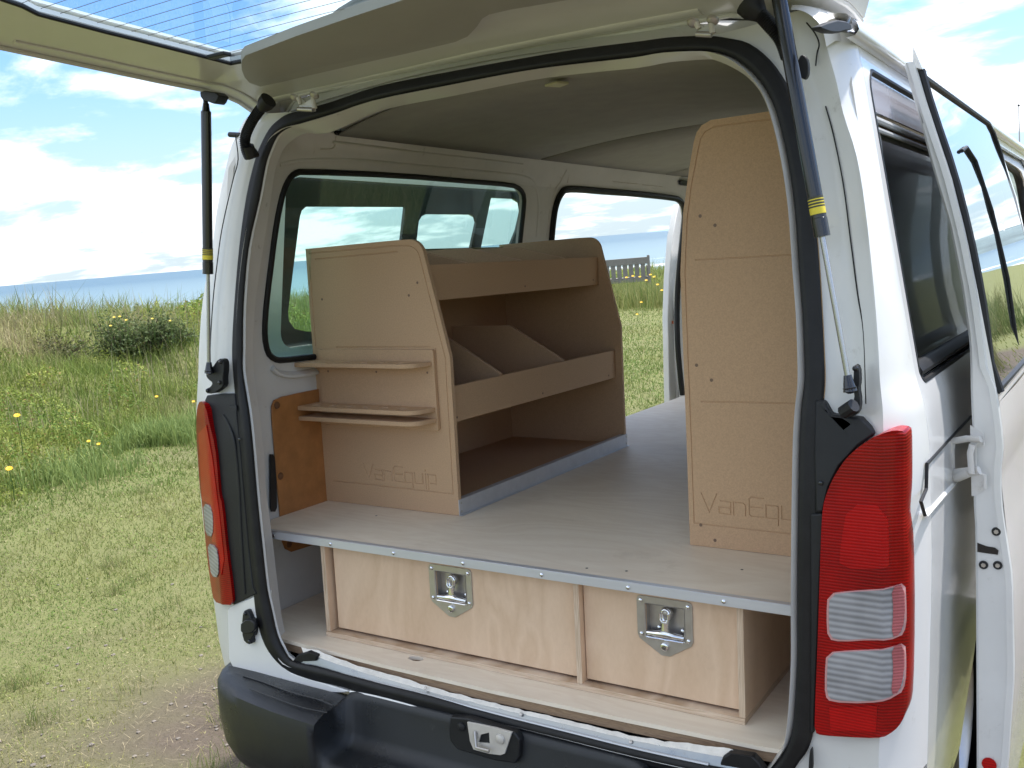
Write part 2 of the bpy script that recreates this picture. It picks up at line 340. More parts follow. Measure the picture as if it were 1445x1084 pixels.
for i in range(n):
    t = Vector(pth[(i + 1) % n]) - Vector(pth[i - 1]); t.normalize(); yv = Vector((0, 1, 0)); w = t.cross(yv).normalized(); yv = w.cross(t)
    prof = []
    # bulb plus a thinner lip towards the outside: 14-point profile
    for k in range(14):
        a = 2 * math.pi * k / 14; rx = 1.0; d = math.cos(a); e = math.sin(a)
        ry = .55 if d < .2 else .38
        dip = .12 if abs(d - .25) < .18 and e < 0 else 0
        prof.append(Vector(pth[i]) - w * (rr[i] * d) + yv * (e * rr[i] * ry + dip * rr[i]))
    loops.append(prof)
m.loft(loops + [loops[0]]); m.build('weather_seal', RUB, van, smooth=60)

# ---- inner flange (painted lip just inside the seal)
FL = [(415.7,930),(450,943),(485,953),(540,966),(607,983),(700,1008),(800,1033),(900,1058),(1000,1078),(1070,1086),(1088,1073),(1098,1058),(1108,1045),(1112,1026),(1115,998),
 (1119,930),(1119,850),(1120,725),(1122,620),(1125,572),(1128,540),(1128,500),(1126,440),(1121,375),(1115,294),(1104,223),(1090,166),(1076,134),(1056,110),(1033,95),(1012,86),
 (997,84),(945,88),(900,96),(820,104),(746,114),(642,135),(538,156),(474,184),(449,189),(431,188),(414.7,196.4),(401,209),(394,225),(388,242),(381,290),(370,360),(360,432),(357,490),(358,523),(362,557),
 (367,590),(372,640),(375,690),(384,757),(391,818),(396,860),(402,890),(408,905)]
fl_ = [np.array(atr(*p, .045)) for p in FL]
A = [tuple(p + np.array([0, .01, 0])) for p in si_]; Bm = [tuple(.72 * a + .28 * np.array(b) + np.array([0, -.030, 0])) for a, b in zip(si_, [atr(*p, .075) for p in FL])]; Bf = [tuple(.35 * a + .65 * np.array(b) + np.array([0, -.022, 0])) for a, b in zip(si_, [atr(*p, .075) for p in FL])]
back = [atr(*p, .075) for p in FL]
cl = lambda P: catmull(P, 3, True)
def clipfl(P): return P
m = MB(); m.loft([cl(A), cl(Bm), cl(Bf), cl(back)])
m.build('door_aperture_flange', PAINTIN, van, smooth=50)

# ---- rear corner posts and body face outside the seal
# left: (silhouette px) for each seal station index 40..58 and 0
LS = {39:((380,160),(362,158)),40:(( 372,166),(352,163)),41:((366,174),(344,171)),42:((357,190),(336,187)),43:((350,212),(326,208)),44:((343,236),(319,236)),45:((331,283),(307,290)),46:((321,352),(299,350)),
      47:((313,430),(286,425)),48:((311,490),(281,490)),49:((310,523),(280,523)),50:((308,557),(278,560)),51:((307,590),(277,590)),52:((309,640),(278.5,640)),
      53:((312,700),(283,700)),54:((322,777),(291.5,777)),55:((327,830),(299,830)),56:((325,862),(304,865)),57:((330,910),(310,908)),58:((336,950),(320,950))}
def yseal(p, o=0): return rearF(o)
def strip_side(keys, table, depth, sgn, name, extra_back):
    L0, L1, L2, L3, L4 = [], [], [], [], []
    for k in keys:
        a = so_[k]; c, s_ = table[k]
        L0.append(tuple(a + np.array([0, .006, 0])))
        p1 = np.array(atr(*c, -.006)); L1.append(tuple(.5 * (a + p1) + np.array([0, .004, 0]))); L2.append(tuple(p1))
        p2 = np.array(atr(*s_, depth)); L3.append(tuple(p2)); L4.append(tuple(p2 + np.array(extra_back)))
    return [L0, L1, L2, L3, L4]
keys = list(range(39, 59))
Ls = strip_side(keys, LS, .05, -1, '', (-.004, .02, 0))
m = MB(); m.loft([catmull(l, 3) for l in Ls], closed=False)
m.build('rear_pillar', PAINTJ, van, smooth=45, recalc=True)
# lower left skirt of the rear face (white, above the bumper)
sk = [(364,840),(361,866),(369,900),(383,926),(411,950),(450,962),(493,976),(484,978),(447,978),(398,962),(363,950),(352,950),(337,959),(322,930),(320,860),(330,853)]
mk = MB(); mk.prism([atr(*p, -.007) for p in sk], (0, .05, 0)); mk.build('rear_skirt', PAINT, van, bevel=.003)
# right: seal -> crease -> side
RS = {11:((1240,1110),),12:((1240,1095),),13:((1240,1070),),14:((1243,1006),),15:((1246,930),),16:((1248,850),),17:((1249,725),),18:((1247,620),),19:((1245.5,575),),20:((1242,540),),21:((1240,500),),22:((1236,440),),
      23:((1230,375),),24:((1221,294),),25:((1209,221),),26:((1190,160),),27:((1181,118),),28:((1171,82),),29:((1161,46),),30:((1150,26),),31:((1132,13),)}
Rr = []
for k in range(10, 32):
    c = RS.get(k, ((1240, 1118),))[0]; Rr.append((so_[k], np.array(atr(*c, -.004))))
L0 = [tuple(a + np.array([0, .006, 0])) for a, b in Rr]; L1 = [tuple(a * .62 + b * .38 + np.array([0, .014, 0])) for a, b in Rr]
L2 = [tuple(a * .42 + b * .58 + np.array([0, .012, 0])) for a, b in Rr]; L2b = [tuple(a * .12 + b * .88 + np.array([0, .002, 0])) for a, b in Rr]; L3 = [tuple(b) for a, b in Rr]
m = MB(); m.loft([catmull(l, 3) for l in (L0, L1, L2, L2b, L3)], closed=False); m.build('rear_pillar', PAINTJ, van, smooth=50)
CREASE = catmull(L3[:20], 3)           # rear/side edge, bottom -> top
# thin panel seams
CORN = {}
def seam(pts, r=.0013, name='panel_seam', mt=RUB): return MB().tube(catmull(pts, 4), r, 6).build(name, mt, van)
seam([atr(*p, -.002) for p in [(1138,32),(1150,47),(1156,62),(1153,75),(1151,93)]])
seam([atr(*p, .004) for p in [(1165,150),(1176,190),(1190,260),(1200,337),(1210,414),(1218.7,471),(1222,570)]])
seam([atr(*p, -.006) for p in [(332,190),(336,225),(329,253),(318,300),(311,336),(306,375),(301,419),(297.6,470),(296,516)]])

# ---- outer body sides (left and right), roof
def xs(z, y=1.0):
    b = lerp(z, [.30, .42, .6, 1.0, 1.2, 1.27, 1.32, 1.83, 1.88], [.79, .822, .838, .846, .842, .834, .820, .738, .727])
    cy = 0.0
    return b
ycr = lambda z: yrear(z) - .004
QW = rrect(.165, 1.47, 1.302, 1.835, [.06, .045, .03, .06])       # quarter window in (y,z)
DR = rrect(1.62, 3.02, .42, 1.845, [.09, .09, .06, .06])          # sliding-door opening
FW = [(3.10, 1.25), (3.75, 1.25), (3.62, 1.55), (3.42, 1.80), (3.10, 1.81)]
def arch(yc, r, z0, n=14): return [(yc + r * math.cos(R(180 - 180 * k / n)), z0 + r * math.sin(R(180 - 180 * k / n))) for k in range(n + 1)]
side_out = [(.13, .42)] + arch(.98, .37, .36) + [(1.5, .34), (2.95, .34)] + arch(3.42, .36, .36) + [(4.2, .42), (4.25, .9), (3.98, 1.22), (3.62, 1.84), (3.55, 1.88), (.13, 1.88), (.13, 1.6), (.13, 1.2), (.13, .8)]
zc_ = [.5, .6, .7, .85, 1.0, 1.1, 1.2, 1.24, 1.27, 1.30, 1.32, 1.45, 1.6, 1.7, 1.83]; yc_ = [.2, .3, .45, .6, .8, 1.0, 1.2, 1.4, 1.6, 2.2, 2.9]
for sgn, nm in ((1, 'side_panel'), (-1, 'side_panel')):
    fn = lambda y, z, s=sgn: (s * xs(z, y), y, z)
    sheet(side_out, [QW, DR, FW], yc_, zc_, fn, lambda p, s=sgn: (-s * .012, 0.006, 0)).build(nm, PAINT, van, smooth=40)
for s, edge in ((1, CREASE), (-1, catmull(Ls[4], 3)[9:])):
    rows = []
    for t_ in (0, .08, .2, .4, .7, 1.0):
        rows.append([(p[0] + (s * xs(p[2]) - p[0]) * math.sin(t_ * math.pi / 2) ** .9, p[1] + (.1315 - p[1]) * t_, p[2]) for p in edge])
    MB().loft(rows, closed=False).build('corner_panel', PAINT, van, smooth=60)
# roof skin with gutter lips
ys_ = [.14, .2, .3, 1.0, 2.0, 3.0, 3.5]; zadd = [.0, .010, .016, .02, .02, .012, .0]
loops = []
for y, za in zip(ys_, zadd):
    prof = [(-.727, 1.88), (-.735, 1.882), (-.737, 1.89), (-.715, 1.90), (-.68, 1.925), (-.6, 1.958), (-.45, 1.978), (-.2, 1.99), (0, 1.993)]
    ks = lerp(y, [.078, .10, .14, .3, 1.0], [.925, .935, .96, .99, 1.0]); prof = [(a * ks, b) for a, b in prof]
    prof = prof + [(-a, b) for a, b in reversed(prof[:-1])]
    loops.append([(a, y, b + (za if abs(a) < .72 else 0)) for a, b in prof])
m = MB(); m.loft(loops, closed=False); m.build('roof', PAINT, van, smooth=60)
# gutter channel on the right roof edge
for s in (1, -1):
    m = MB()
    m.loft([[(s * .730, y, 1.868), (s * .744, y, 1.870), (s * .750, y, 1.878), (s * .746, y, 1.892), (s * .730, y, 1.905), (s * .70, y, 1.912)] for y in ((.055 if s > 0 else .7), .72, 1.5, 2.6, 3.4)], closed=False)
    m.build('roof_gutter', PAINT, van, smooth=60)
# black end cap at the right rear end of the gutter
BLKM = mat('matt_black', (.03, .033, .038), .6, spec=.3)
cap = [(1158.5,37),(1172,31),(1183,28),(1193,29.5),(1201,34),(1203,42),(1192,44),(1186,46),(1172,45.5),(1160,41)]
m = MB(); q = [at(*p, 'X', .756) for p in cap]; m.prism(q, (-.014, .0, 0)); m.build('gutter_end_cap', BLKM, van, bevel=.002)

m = MB(); A_ = [at(*p, 'Y', .055) for p in [(1116,14),(1126,14),(1138,18),(1150,27),(1158,37),(1163,50),(1166,66)]]; B_ = [at(*p, 'Y', .115) for p in [(1118,9),(1132,8.5),(1150,10),(1168,15),(1181,25),(1190,38),(1196,58)]]
m.loft([catmull(A_, 4), [tuple(.6 * np.array(a) + .4 * np.array(b) + np.array([.002, -.006, .004])) for a, b in zip(catmull(A_, 4), catmull(B_, 4))], catmull(B_, 4), [tuple(np.array(b) + np.array([-.01, .12, -.004])) for b in catmull(B_, 4)]], closed=False); m.build('roof_corner', PAINT, van, smooth=70)
# header above the opening and roof rear edge
hd = []
for k in range(29, 46):
    pass
tops = [so_[k] for k in range(29, 42)]
L0 = [tuple(p + np.array([0, .006, 0])) for p in tops]; L1 = [tuple(p + np.array([0, .03, .012])) for p in tops]; L2 = [(max(-.66, min(.66, p[0])), .135, lerp(abs(p[0]), [0, .45, .6, .70], [1.975, 1.955, 1.93, 1.885])) for p in tops]
m = MB(); m.loft([L0, L1, L2], closed=False); m.build('roof_header', PAINTJ, van, smooth=60)

# ---- quarter glass, rubber, right side
def side_pt(s, y, z, off=0): return (s * (xs(z, y) + off), y, z)
for s in (1, -1):
    if s == 1:
        # upper band with the sky's reflection painted into its colour, rail, then the sliding pane
        up = sheet(rrect(.17, 1.465, 1.765, 1.83, [.04, .04, .005, .005]), [], [], [], lambda y, z: (xs(z, y) - .004, y, z), lambda p: (-.004, 0, 0))
        gf = up.build('upper_window_panel', mat('painted_sky_reflection', (.55, .55, .62), .08, coat=1), van)
        m = MB()
        for dz, w_ in ((1.752, .012), (1.735, .009)):
            m.tube([side_pt(1, y, dz, -.006) for y in (.168, .5, 1.0, 1.465)], w_ * .8, 8, flat=.6)
        m.build('window_rail', mat('grey_rail', (.30, .31, .31), .4), van)
        sheet(rrect(.168, 1.466, 1.305, 1.742, [.01, .01, .02, .05]), [], [], [], lambda y, z: (xs(z, y) - .012, y, z), lambda p: (-.004, 0, 0)).build('quarter_glass', GDOOR, van)
        m = MB(); m.tube([side_pt(1, y, 1.325, -.006) for y in (.17, .6, 1.0, 1.46)], .014, 8, flat=.6); m.build('window_sill_rubber', RUB, van)
        # inner frame of the sliding pane
        q = rrect(.20, 1.43, 1.345, 1.70, .05); q2 = rrect(.235, .80, 1.365, 1.685, .05); q3 = rrect(.86, 1.40, 1.365, 1.685, .05)
        sheet(q, [q2, q3], [], [], lambda y, z: (xs(z, y) - .022, y, z), lambda p: (-.008, 0, 0)).build('window_inner_frame', RUB, van)
    else:
        sheet(rrect(.17, 1.466, 1.305, 1.83, .05), [], [], [], lambda y, z: (-(xs(z, y) - .006), y, z), lambda p: (.004, 0, 0)).build('quarter_glass', GTINT, van)
    o = [side_pt(s, y, z, -.004) for y, z in rrect(.165, 1.47, 1.302, 1.835, [.06, .045, .03, .06])]
    MB().tube(o, .006, 6, closed=True).build('window_gasket', RUB, van)
    sheet(FW, [], [], [], lambda y, z, s=s: (s * (xs(z, y) - .01), y, z)).build('cab_window_glass', GDARK, van)
# windscreen and nose so that the cab is closed
m = MB(); nose = []
for z, y in ((.36, 4.24), (.55, 4.26), (.9, 4.25), (1.22, 3.98)): nose.append([(x * lerp(z, [.3, 1.3], [.83, .82]), y + .10 * (1 - x * x), z) for x in np.linspace(-1, 1, 13)])
m.loft(nose, closed=False); m.build('front_panel', PAINT, van)
m = MB(); ws = []
for z, y in ((1.22, 3.98), (1.5, 3.80), (1.86, 3.55)): ws.append([(x * lerp(z, [1.2, 1.9], [.82, .70]), y + .08 * (1 - x * x), z) for x in np.linspace(-1, 1, 13)])
m.loft(ws, closed=False); m.build('windscreen', GDARK, van)
# wheels
for s in (-1, 1):
    for yc, dz in ((.98, 0), (3.42, .085)):
        m = MB(); prof = [(.0, .20), (.0, .24), (.02, .32), (.05, .335), (.15, .335), (.18, .32), (.2, .24), (.2, .2)]
        m.loft([[(s * (.80 - a), yc + r * math.cos(t), .335 + dz + r * math.sin(t)) for t in np.linspace(0, 2 * math.pi, 33)[:-1]] for a, r in prof]); w_ = m.build('wheel', RUB, van)
        m = MB(); prof = [(.02, .2), (.03, .185), (.07, .16), (.06, .09), (.04, .06), (.04, .005)]
        m.loft([[(s * (.80 - a), yc + r * math.cos(t), .335 + dz + r * math.sin(t)) for t in np.linspace(0, 2 * math.pi, 25)[:-1]] for a, r in prof]); m.build('rim', STEEL, w_)

# ---- inner walls
def xw(z): return lerp(z, [.60, 1.25, 1.285, 1.335, 1.81, 1.905], [.784, .784, .786, .785, .712, .668])
DSL = [(777,345),(780.5,310),(784,290),(791,274),(803.7,267),(850,270),(905,274.5),(945,279),(958,282.5),(964.5,291),(966.5,305),(963,340),(958.5,380),(955.5,430),(956,480),(959,520),(963,557)]
def innerwall(s):
    dl_ = [(p[1], p[2]) for p in [ats(*q, 'X', lambda t: -xw(t[2])) for q in DSL]]
    lower = [(.06, .60), (1.66, .60), (1.655, 1.0), (1.64, 1.35), (1.62, 1.52)] + dl_ + [(dl_[-1][0], .60), (3.5, .60), (3.5, 1.905), (.14, 1.905), (.085, 1.80), (.07, 1.4), (.06, 1.2)]
    # window opening measured on the inner wall
    W = [(424,242),(560,247.5),(660,256),(722,261),(734,267),(739.5,278),(738,300),(735,325),(728,400),(715,480),(560,497),(441.7,503),(397,509),(385,506.6),(376.6,497.6),(372.5,477),(373,449),(377,410),(380.8,380),(387,330),(393,295),(399,270),(407,253),(414,245.5)]
    hole = []
    for p in W:
        q = ats(*p, 'X', lambda t: -xw(t[2])); hole.append((q[1], q[2]))
    hole = smooth_loop(hole, 1)
    fn = lambda y, z, s=s: (s * xw(z), y, z)
    sh = sheet(lower, [hole], [.3, .8, 1.5, 2.2], [.9, 1.25, 1.285, 1.335, 1.6, 1.81], fn, lambda p, s=s: (s * .018, 0, 0))
    w = sh.build('inner_wall', PAINTIN, van, smooth=40)
    return w, hole
wl, hole = innerwall(-1); wr, _ = innerwall(1)
MB().tube([(-xw(z) + .002, y, z) for y, z in hole], .0085, 8, closed=True).build('window_rubber', RUB, wl)
MB().tube([(xw(z) - .002, y, z) for y, z in hole], .0085, 8, closed=True).build('window_rubber', RUB, wr)
# window reveal (painted return between the inner wall and the outer skin)
for s, w_ in ((-1, wl), (1, wr)):
    m = MB(); m.loft([[(s * xw(z), y, z) for y, z in hole], [(s * (xs(z) - .03), y, z) for y, z in hole]]); m.build('window_reveal', RUB, w_)
# pressed ribs of the left wall
def wallp(px, py, off=0): return ats(px, py, 'X', lambda t: -xw(t[2]) + off)
def rib(pts, r=.007, flat=.4, name='pressed_rib'):
    P = catmull([wallp(*p) for p in pts], 5); MB().tube(P, r, 8, flat=flat, up=(1, 0, 0)).build(name, PAINTIN, wl)
rib([(395,232),(430,226),(500,226),(600,235),(700,244),(742,250),(755,262),(760,290),(757,335)])
rib([(772,335),(776,300),(782,275),(790,258),(800,240)])
rib([(470,200),(520,206),(600,216),(680,225),(738,232)], .005)
seam_l = MB().tube(catmull([wallp(*p, .001) for p in [(474,192),(473,205),(468,210),(452,211)]], 4), .0012, 6).build('panel_seam', RUST, wl)
MB().tube(catmull([wallp(*p, .001) for p in [(448,168),(447,176),(452,181),(470,180),(488,178)]], 4), .0012, 6).build('panel_seam', RUST, wl)
MB().tube([wallp(*p, .001) for p in [(806,222),(801,258)]], .0012, 6).build('panel_seam', RUST, wl)
# ledge below the window
led = catmull([wallp(*p, .004) for p in [(384,519),(395,527),(415,529),(445,524),(480,518)]], 4)
MB().tube(led, .012, 8, flat=.6).build('sill_ledge', PAINTIN, wl)
# grab slot, handle and small clips
sl_ = [(380,641),(384,641),(386,645),(389,680),(389.5,716),(387,722),(382,722),(380.5,716)]
m = MB(); m.prism([ats(*p, 'X', lambda t: -.779) for p in sl_], (.004, 0, 0)); m.build('wall_slot', BLK, wl)
for a, b in (((865,256.5),(900,260)), ((906,261),(935,264))):
    MB().tube([wallp(*a, .001), wallp(*b, .001)], .0015, 6).build('pressed_slot', RUST, wl)
m = MB(); m.prism([wallp(*p, .004) for p in [(957,257),(960,254.5),(970,256),(972,258),(972,263),(960,262),(957,260)]], (.012, 0, 0)); m.build('door_lock_striker', BLK, wl, bevel=.002)

# orange hardboard panel
hb = [(398,560),(420,555),(470,545),(560,530),(560,640),(530,725),(470,760),(443,769),(411.5,779),(403,775),(399,765),(397,745),(393,700),(388,640),(384,590),(383.5,574),(387,565)]
m = MB(); m.prism([at(*p, 'X', -.777) for p in hb], (-.004, 0, 0)); hbo = m.build('hardboard_wall_panel', HARD, van, bevel=.001)
for p in [(391,572),(396,672),(408,768)]:
    c = at(*p, 'X', -.7765); MB().dome(c, (1, 0, 0), .010, .004).build('trim_button', mat('brown_button', (.16, .07, .03), .6) if not bpy.data.materials.get('brown_button') else bpy.data.materials['brown_button'], hbo)
# right trim likewise, hidden behind the shelving
m = MB(); m.box(.773, .777, .2, 1.6, .85, 1.26); m.build('hardboard_wall_panel', HARD, van)

# ---- headliner
def hz_(x): return 1.955 - .052 * (abs(x) / .66) ** 2
def headp(name, y0, y1, rear=None):
    m = MB(); loops = []
    xs2 = np.linspace(-.665, .665, 21)
    f0 = rear or (lambda x: y0)
    for t in np.linspace(0, 1, 5):
        loops.append([(x, f0(x) * (1 - t) + y1 * t, hz_(x)) for x in xs2])
    m.loft(loops, closed=False); return m.build(name, HEAD, van, solid=.006)
headp('headliner_panel', .3, 1.452, lambda x: .41 - .10 * max(0, (1 - abs((x + .05) / .6) ** 2)) if x < .45 else .36)
headp('headliner_panel', 1.468, 2.55); headp('headliner_panel', 2.566, 3.5)
m = MB(); m.tube([(-.662, y, 1.903) for y in (.40, 1.0, 2.0, 3.4)], .006, 8); m.build('headliner_edge_trim', RUB, van)
m = MB(); m.tube([(.662, y, 1.903) for y in (.36, 1.0, 2.0, 3.4)], .006, 8); m.build('headliner_edge_trim', RUB, van)
m = MB(); m.loft([[(x, y, hz_(x) + dz) for x in np.linspace(-.66, .66, 21)] for y, dz in ((1.44, .002), (1.455, -.004), (1.47, .002))], closed=False); m.build('headliner_joint', RUB, van)
m = MB(); m.loft([[(x, .10 + .0 * x, hz_(x) - .01) for x in np.linspace(-.64, .64, 17)], [(x, .24, hz_(x) - .004) for x in np.linspace(-.64, .64, 17)], [(x, .46, hz_(x) + .008) for x in np.linspace(-.64, .64, 17)]], closed=False)
m.build('rear_roof_rail', PAINTIN, van, smooth=60)
m = MB(); m.prism([at(*p, 'Z', 1.94) for p in [(768,119),(785,114),(803,115),(790,120)]], (0, 0, -.006)); m.build('roof_lamp', mat('cream_plastic', (.6, .58, .4), .5), van, bevel=.002)
# wall-roof cove between the inner wall top and the roof rail
for s in (-1, 1):
    pass

# ---- sliding-door opening seals and jambs
DSL = [(778,335),(780.5,310),(784,290),(791,274),(803.7,267),(850,270),(905,274.5),(945,279),(958,282.5),(964.5,291),(966.5,305),(963,340),(958.5,380),(955.5,430),(956,480),(959,520),(963,557)]
P = [wallp(772, 420), wallp(774, 380)] + [wallp(*p, .002) for p in DSL]; MB().tube(catmull(P, 4), .014, 10).build('door_seal', RUB, van)
P2 = [(-p[0], p[1], p[2]) for p in P]; MB().tube(catmull(P2, 4), .014, 10).build('door_seal', RUB, van)
jb = [(958,288),(949,335),(944.5,390),(942.5,450),(943.5,500),(945,575),(966,575),(965,290)]
m = MB(); m.prism([at(*p, 'X', -.845) for p in jb], (-.03, 0.0, 0)); j = m.build('door_pillar', PAINT, van, bevel=.004)
m = MB(); m.prism([at(*p, 'X', -.843) for p in [(948,455),(954,455),(955,478),(949,478)]], (.001, 0, 0)); m.build('pillar_sticker', mat('sticker_white', (.7, .68, .68), .5), j)
m = MB(); m.prism([at(*p, 'X', -.843) for p in [(948,453),(954,453),(954,457),(948,457)]], (.0015, 0, 0)); m.build('pillar_sticker', mat('sticker_orange', (.75, .16, .03), .5), j)
for s in (-1, 1):   # step wells
    m = MB(); m.box(min(s * .60, s * .84), max(s * .60, s * .84), 1.66, 2.76, .40, .42); m.box(min(s * .60, s * .61), max(s * .60, s * .61), 1.66, 2.76, .42, .64); m.build('door_step', PAINTIN, van)

# ---- left sliding door, slid back behind the quarter window
ld = MB()
def dx(z, off=0): return -(xs(z) + .055 + off)
d_out = rrect(.24, 1.78, .45, 1.84, [.08, .08, .05, .05]); d_hole = rrect(.345, 1.70, 1.335, 1.80, .05)
sheet(d_out, [d_hole], [.6, 1.0], [.6, 1.0, 1.2, 1.27, 1.32, 1.6], lambda y, z: (dx(z), y, z), lambda p: (-.035, 0, 0)).build('sliding_door', PAINT, van, smooth=40, label='left sliding door slid back behind the side window')
ldo = [o for o in van.children if o.name.startswith('sliding_door')][0]
X1 = -.885
def ph(L): return [(at(*p, 'X', X1)[1], at(*p, 'X', X1)[2]) for p in L]
h1 = ph([(424,292.5),(564,293),(562,345),(556,468),(437,468),(420,464),(411,453),(409,440),(412,380),(416,307),(418,298)])
h2 = ph([(594,303),(657,303.5),(664,307),(666.5,314),(660,360),(650,460),(580,460),(583,360),(584.5,313),(588,306)]); h3 = ph([(684,280),(716,281.5),(725,287),(728,299),(724,325),(712,362),(674,362)])
fr = rrect(.365, 1.72, 1.325, 1.81, .055)
sheet(fr, [h1, h2, h3], [], [], lambda y, z: (X1 + (1.5 - z) * -.10, y, z), lambda p: (-.01, 0, 0)).build('window_frame', BLKG, ldo, label='black window frame of the slid-back left door')
sheet(fr, [], [], [], lambda y, z: (X1 - .02 + (1.5 - z) * -.10, y, z)).build('pane', glass('door_tint', (.93, .97, .96)), ldo)

# ---- floor, sill
m = MB()
fo = [(x, y) for x, y in [(-.78, 3.4), (-.78, .17), (-.765, .10), (-.73, .06), (-.66, .038), (-.566, .032), (-.3, .022), (0, .018), (.3, .024), (.583, .034), (.68, .05), (.74, .08), (.78, .15), (.78, 3.4)]]
hc = at(587, 929.5, 'Z', .653)
hole_c = [(hc[0] + .021 * math.cos(a), hc[1] + .012 * math.sin(a)) for a in np.linspace(0, 2 * math.pi, 17)[:-1]]
m.prism([(x, y, .653) for x, y in fo], (0, 0, -.0085), [[(x, y, .653) for x, y in hole_c]]); flo = m.build('plywood_floor', BIRCHT, van)
m = MB(); m.prism([(x * .998, y + .004, .644) for x, y in fo], (0, 0, -.020), [[(x, y, .644) for x, y in hole_c]]); m.build('floor_edge', PLYD, van)
m = MB(); m.box(-.78, .78, .07, 3.4, .55, .60); m.build('floor_pan', BLK, van)
def sill(px, z0=.6): return px
# torn white sealant strip and galvanised scuff plate: measured edges across the sill
ups = [(425,912),(440,915),(470,925),(500,937),(540,948),(560,953),(620,972),(700,992),(800,1015),(900,1039),(960,1047),(1020,1054),(1070,1066)]
mid = [(428,925),(445,930),(480,942),(520,955),(560,966),(620,984),(700,1003),(800,1026),(900,1050),(960,1061),(1020,1072),(1060,1084)]
low = [(424,940),(445,946),(485,954),(540,967),(607,984),(700,1009),(800,1034),(900,1059),(1000,1082),(1072,1092)]
def samp(L, n=80):
    d = [0]
    for a, b in zip(L[:-1], L[1:]): d.append(d[-1] + math.dist(a, b))
    return [(np.interp(t, d, [p[0] for p in L]), np.interp(t, d, [p[1] for p in L])) for t in np.linspace(0, d[-1], n)]
ups = [(a, b + 1.0) for a, b in ups]; mid = [(a, b - 3.5) for a, b in mid]
U, Mi, Lo = samp(ups), samp(mid), samp(low)
m = MB(); a, b, c = [], [], []
for i, (u, v) in enumerate(zip(U, Mi)):
    jag = 2.2 * noise.noise(Vector((i * .55, 0, 0))) + 1.2 * noise.noise(Vector((i * 1.9, 3, 0)))
    a.append(at(u[0], u[1] + jag, 'Y', .014)); b.append(at((u[0] + v[0]) / 2, (u[1] + v[1]) / 2, 'Y', .009)); c.append(at(v[0], v[1] + .3 * jag, 'Y', .006))
m.loft([a, b, c, [(p[0], p[1] + .03, p[2] - .01) for p in c]], closed=False); m.build('torn_sealant', FOAM, van)
m = MB(); a, b, c = [], [], []
for u, v in zip(Mi, Lo):
    a.append(at(u[0], u[1] - 1, 'Y', .007)); b.append(at(.45 * u[0] + .55 * v[0], .45 * u[1] + .55 * v[1], 'Y', .001)); c.append(at(v[0], v[1] + 1, 'Y', -.002))
m.loft([a, b, c], closed=False); scp = m.build('sill_scuff_plate', GALV, van, smooth=20)
for p in [(600,971),(735,1008),(890,1047)]: MB().dome(at(*p, 'Y', .002), (0, -.8, .6), .004, .0015).build('screw', STEEL, scp)
m = MB(); m.tube(catmull([at(*p, 'Y', -.002) for p in [(430,938),(485,952.5),(540,965.5),(607,982),(700,1007),(800,1032),(900,1057),(1000,1079)]], 4), .0032, 8); m.build('sill_bead', ALU, van)
for L in ([(410,936),(420,924),(434,920),(448,925),(446,933),(428,934),(426,940)], [(1014,1082),(1020,1068),(1028,1063),(1062,1068),(1070,1076),(1080,1090),(1015,1092)]):
    m = MB(); m.prism([at(*p, 'Y', .0) for p in L], (0, .02, 0)); m.build('sill_end_cap', RUB, van, bevel=.003)
m = MB(); m.prism([at(*p, 'Y', .026) for p in [(565,945),(590,951),(588,960),(567,956)]], (0, .02, 0)); m.build('dark_gap_fill', BLK, van)  # solid black block standing in for the shade inside a gap

# ---- black trims beside the lamps
lt = [(289,565),(292,558),(310,556),(331,556),(334,590),(339,640),(344,700),(351,777),(357,830),(361.5,838),(345,846),(329,854),(328,832),(320,778),(313,709),(309.5,690),(307,666),(303.4,629),(295,596),(290,578)]
m = MB(); m.prism([atr(*p, -.012) for p in lt], (0, .03, 0)); ltr = m.build('pillar_trim', BLK, van, bevel=.004)
m = MB(); m.tube(catmull([atr(*p, -.013) for p in [(314,586),(322,600),(330,625),(336,680),(340,760),(345,838)]], 5), .0045, 8, flat=.5, up=(0, 1, 0)); m.build('moulded_rib', BLK, ltr)
m = MB(); m.prism([atr(*p, -.014) for p in [(322,572),(333,572),(334,580),(328,579)]], (0, .004, 0)); m.build('moulded_clip', BLK, ltr, bevel=.001)
MB().dome(atr(338, 620, -.013), (0, -1, 0), .004, .002).build('screw', BLKG, ltr)
rt = [(1150,564),(1163,566),(1173,585),(1196,588),(1215,590),(1228.7,602.6),(1235,613),(1206,634),(1184,658),(1168,690),(1160,725),(1150,725),(1148,640)]
m = MB(); m.prism([atr(*p, -.012) for p in rt], (0, .03, 0)); rtr = m.build('pillar_trim', BLK, van, bevel=.004)
MB().dome(atr(1158, 682, -.013), (0, -1, 0), .004, .002).build('screw', BLKG, rtr)
m = MB(); m.prism([atr(*p, -.012) for p in [(1144,725),(1162,725),(1158,800),(1153,930),(1149,1035),(1142,1035),(1143,900)]], (0, .02, 0)); m.build('pillar_trim', BLK, van, bevel=.003)

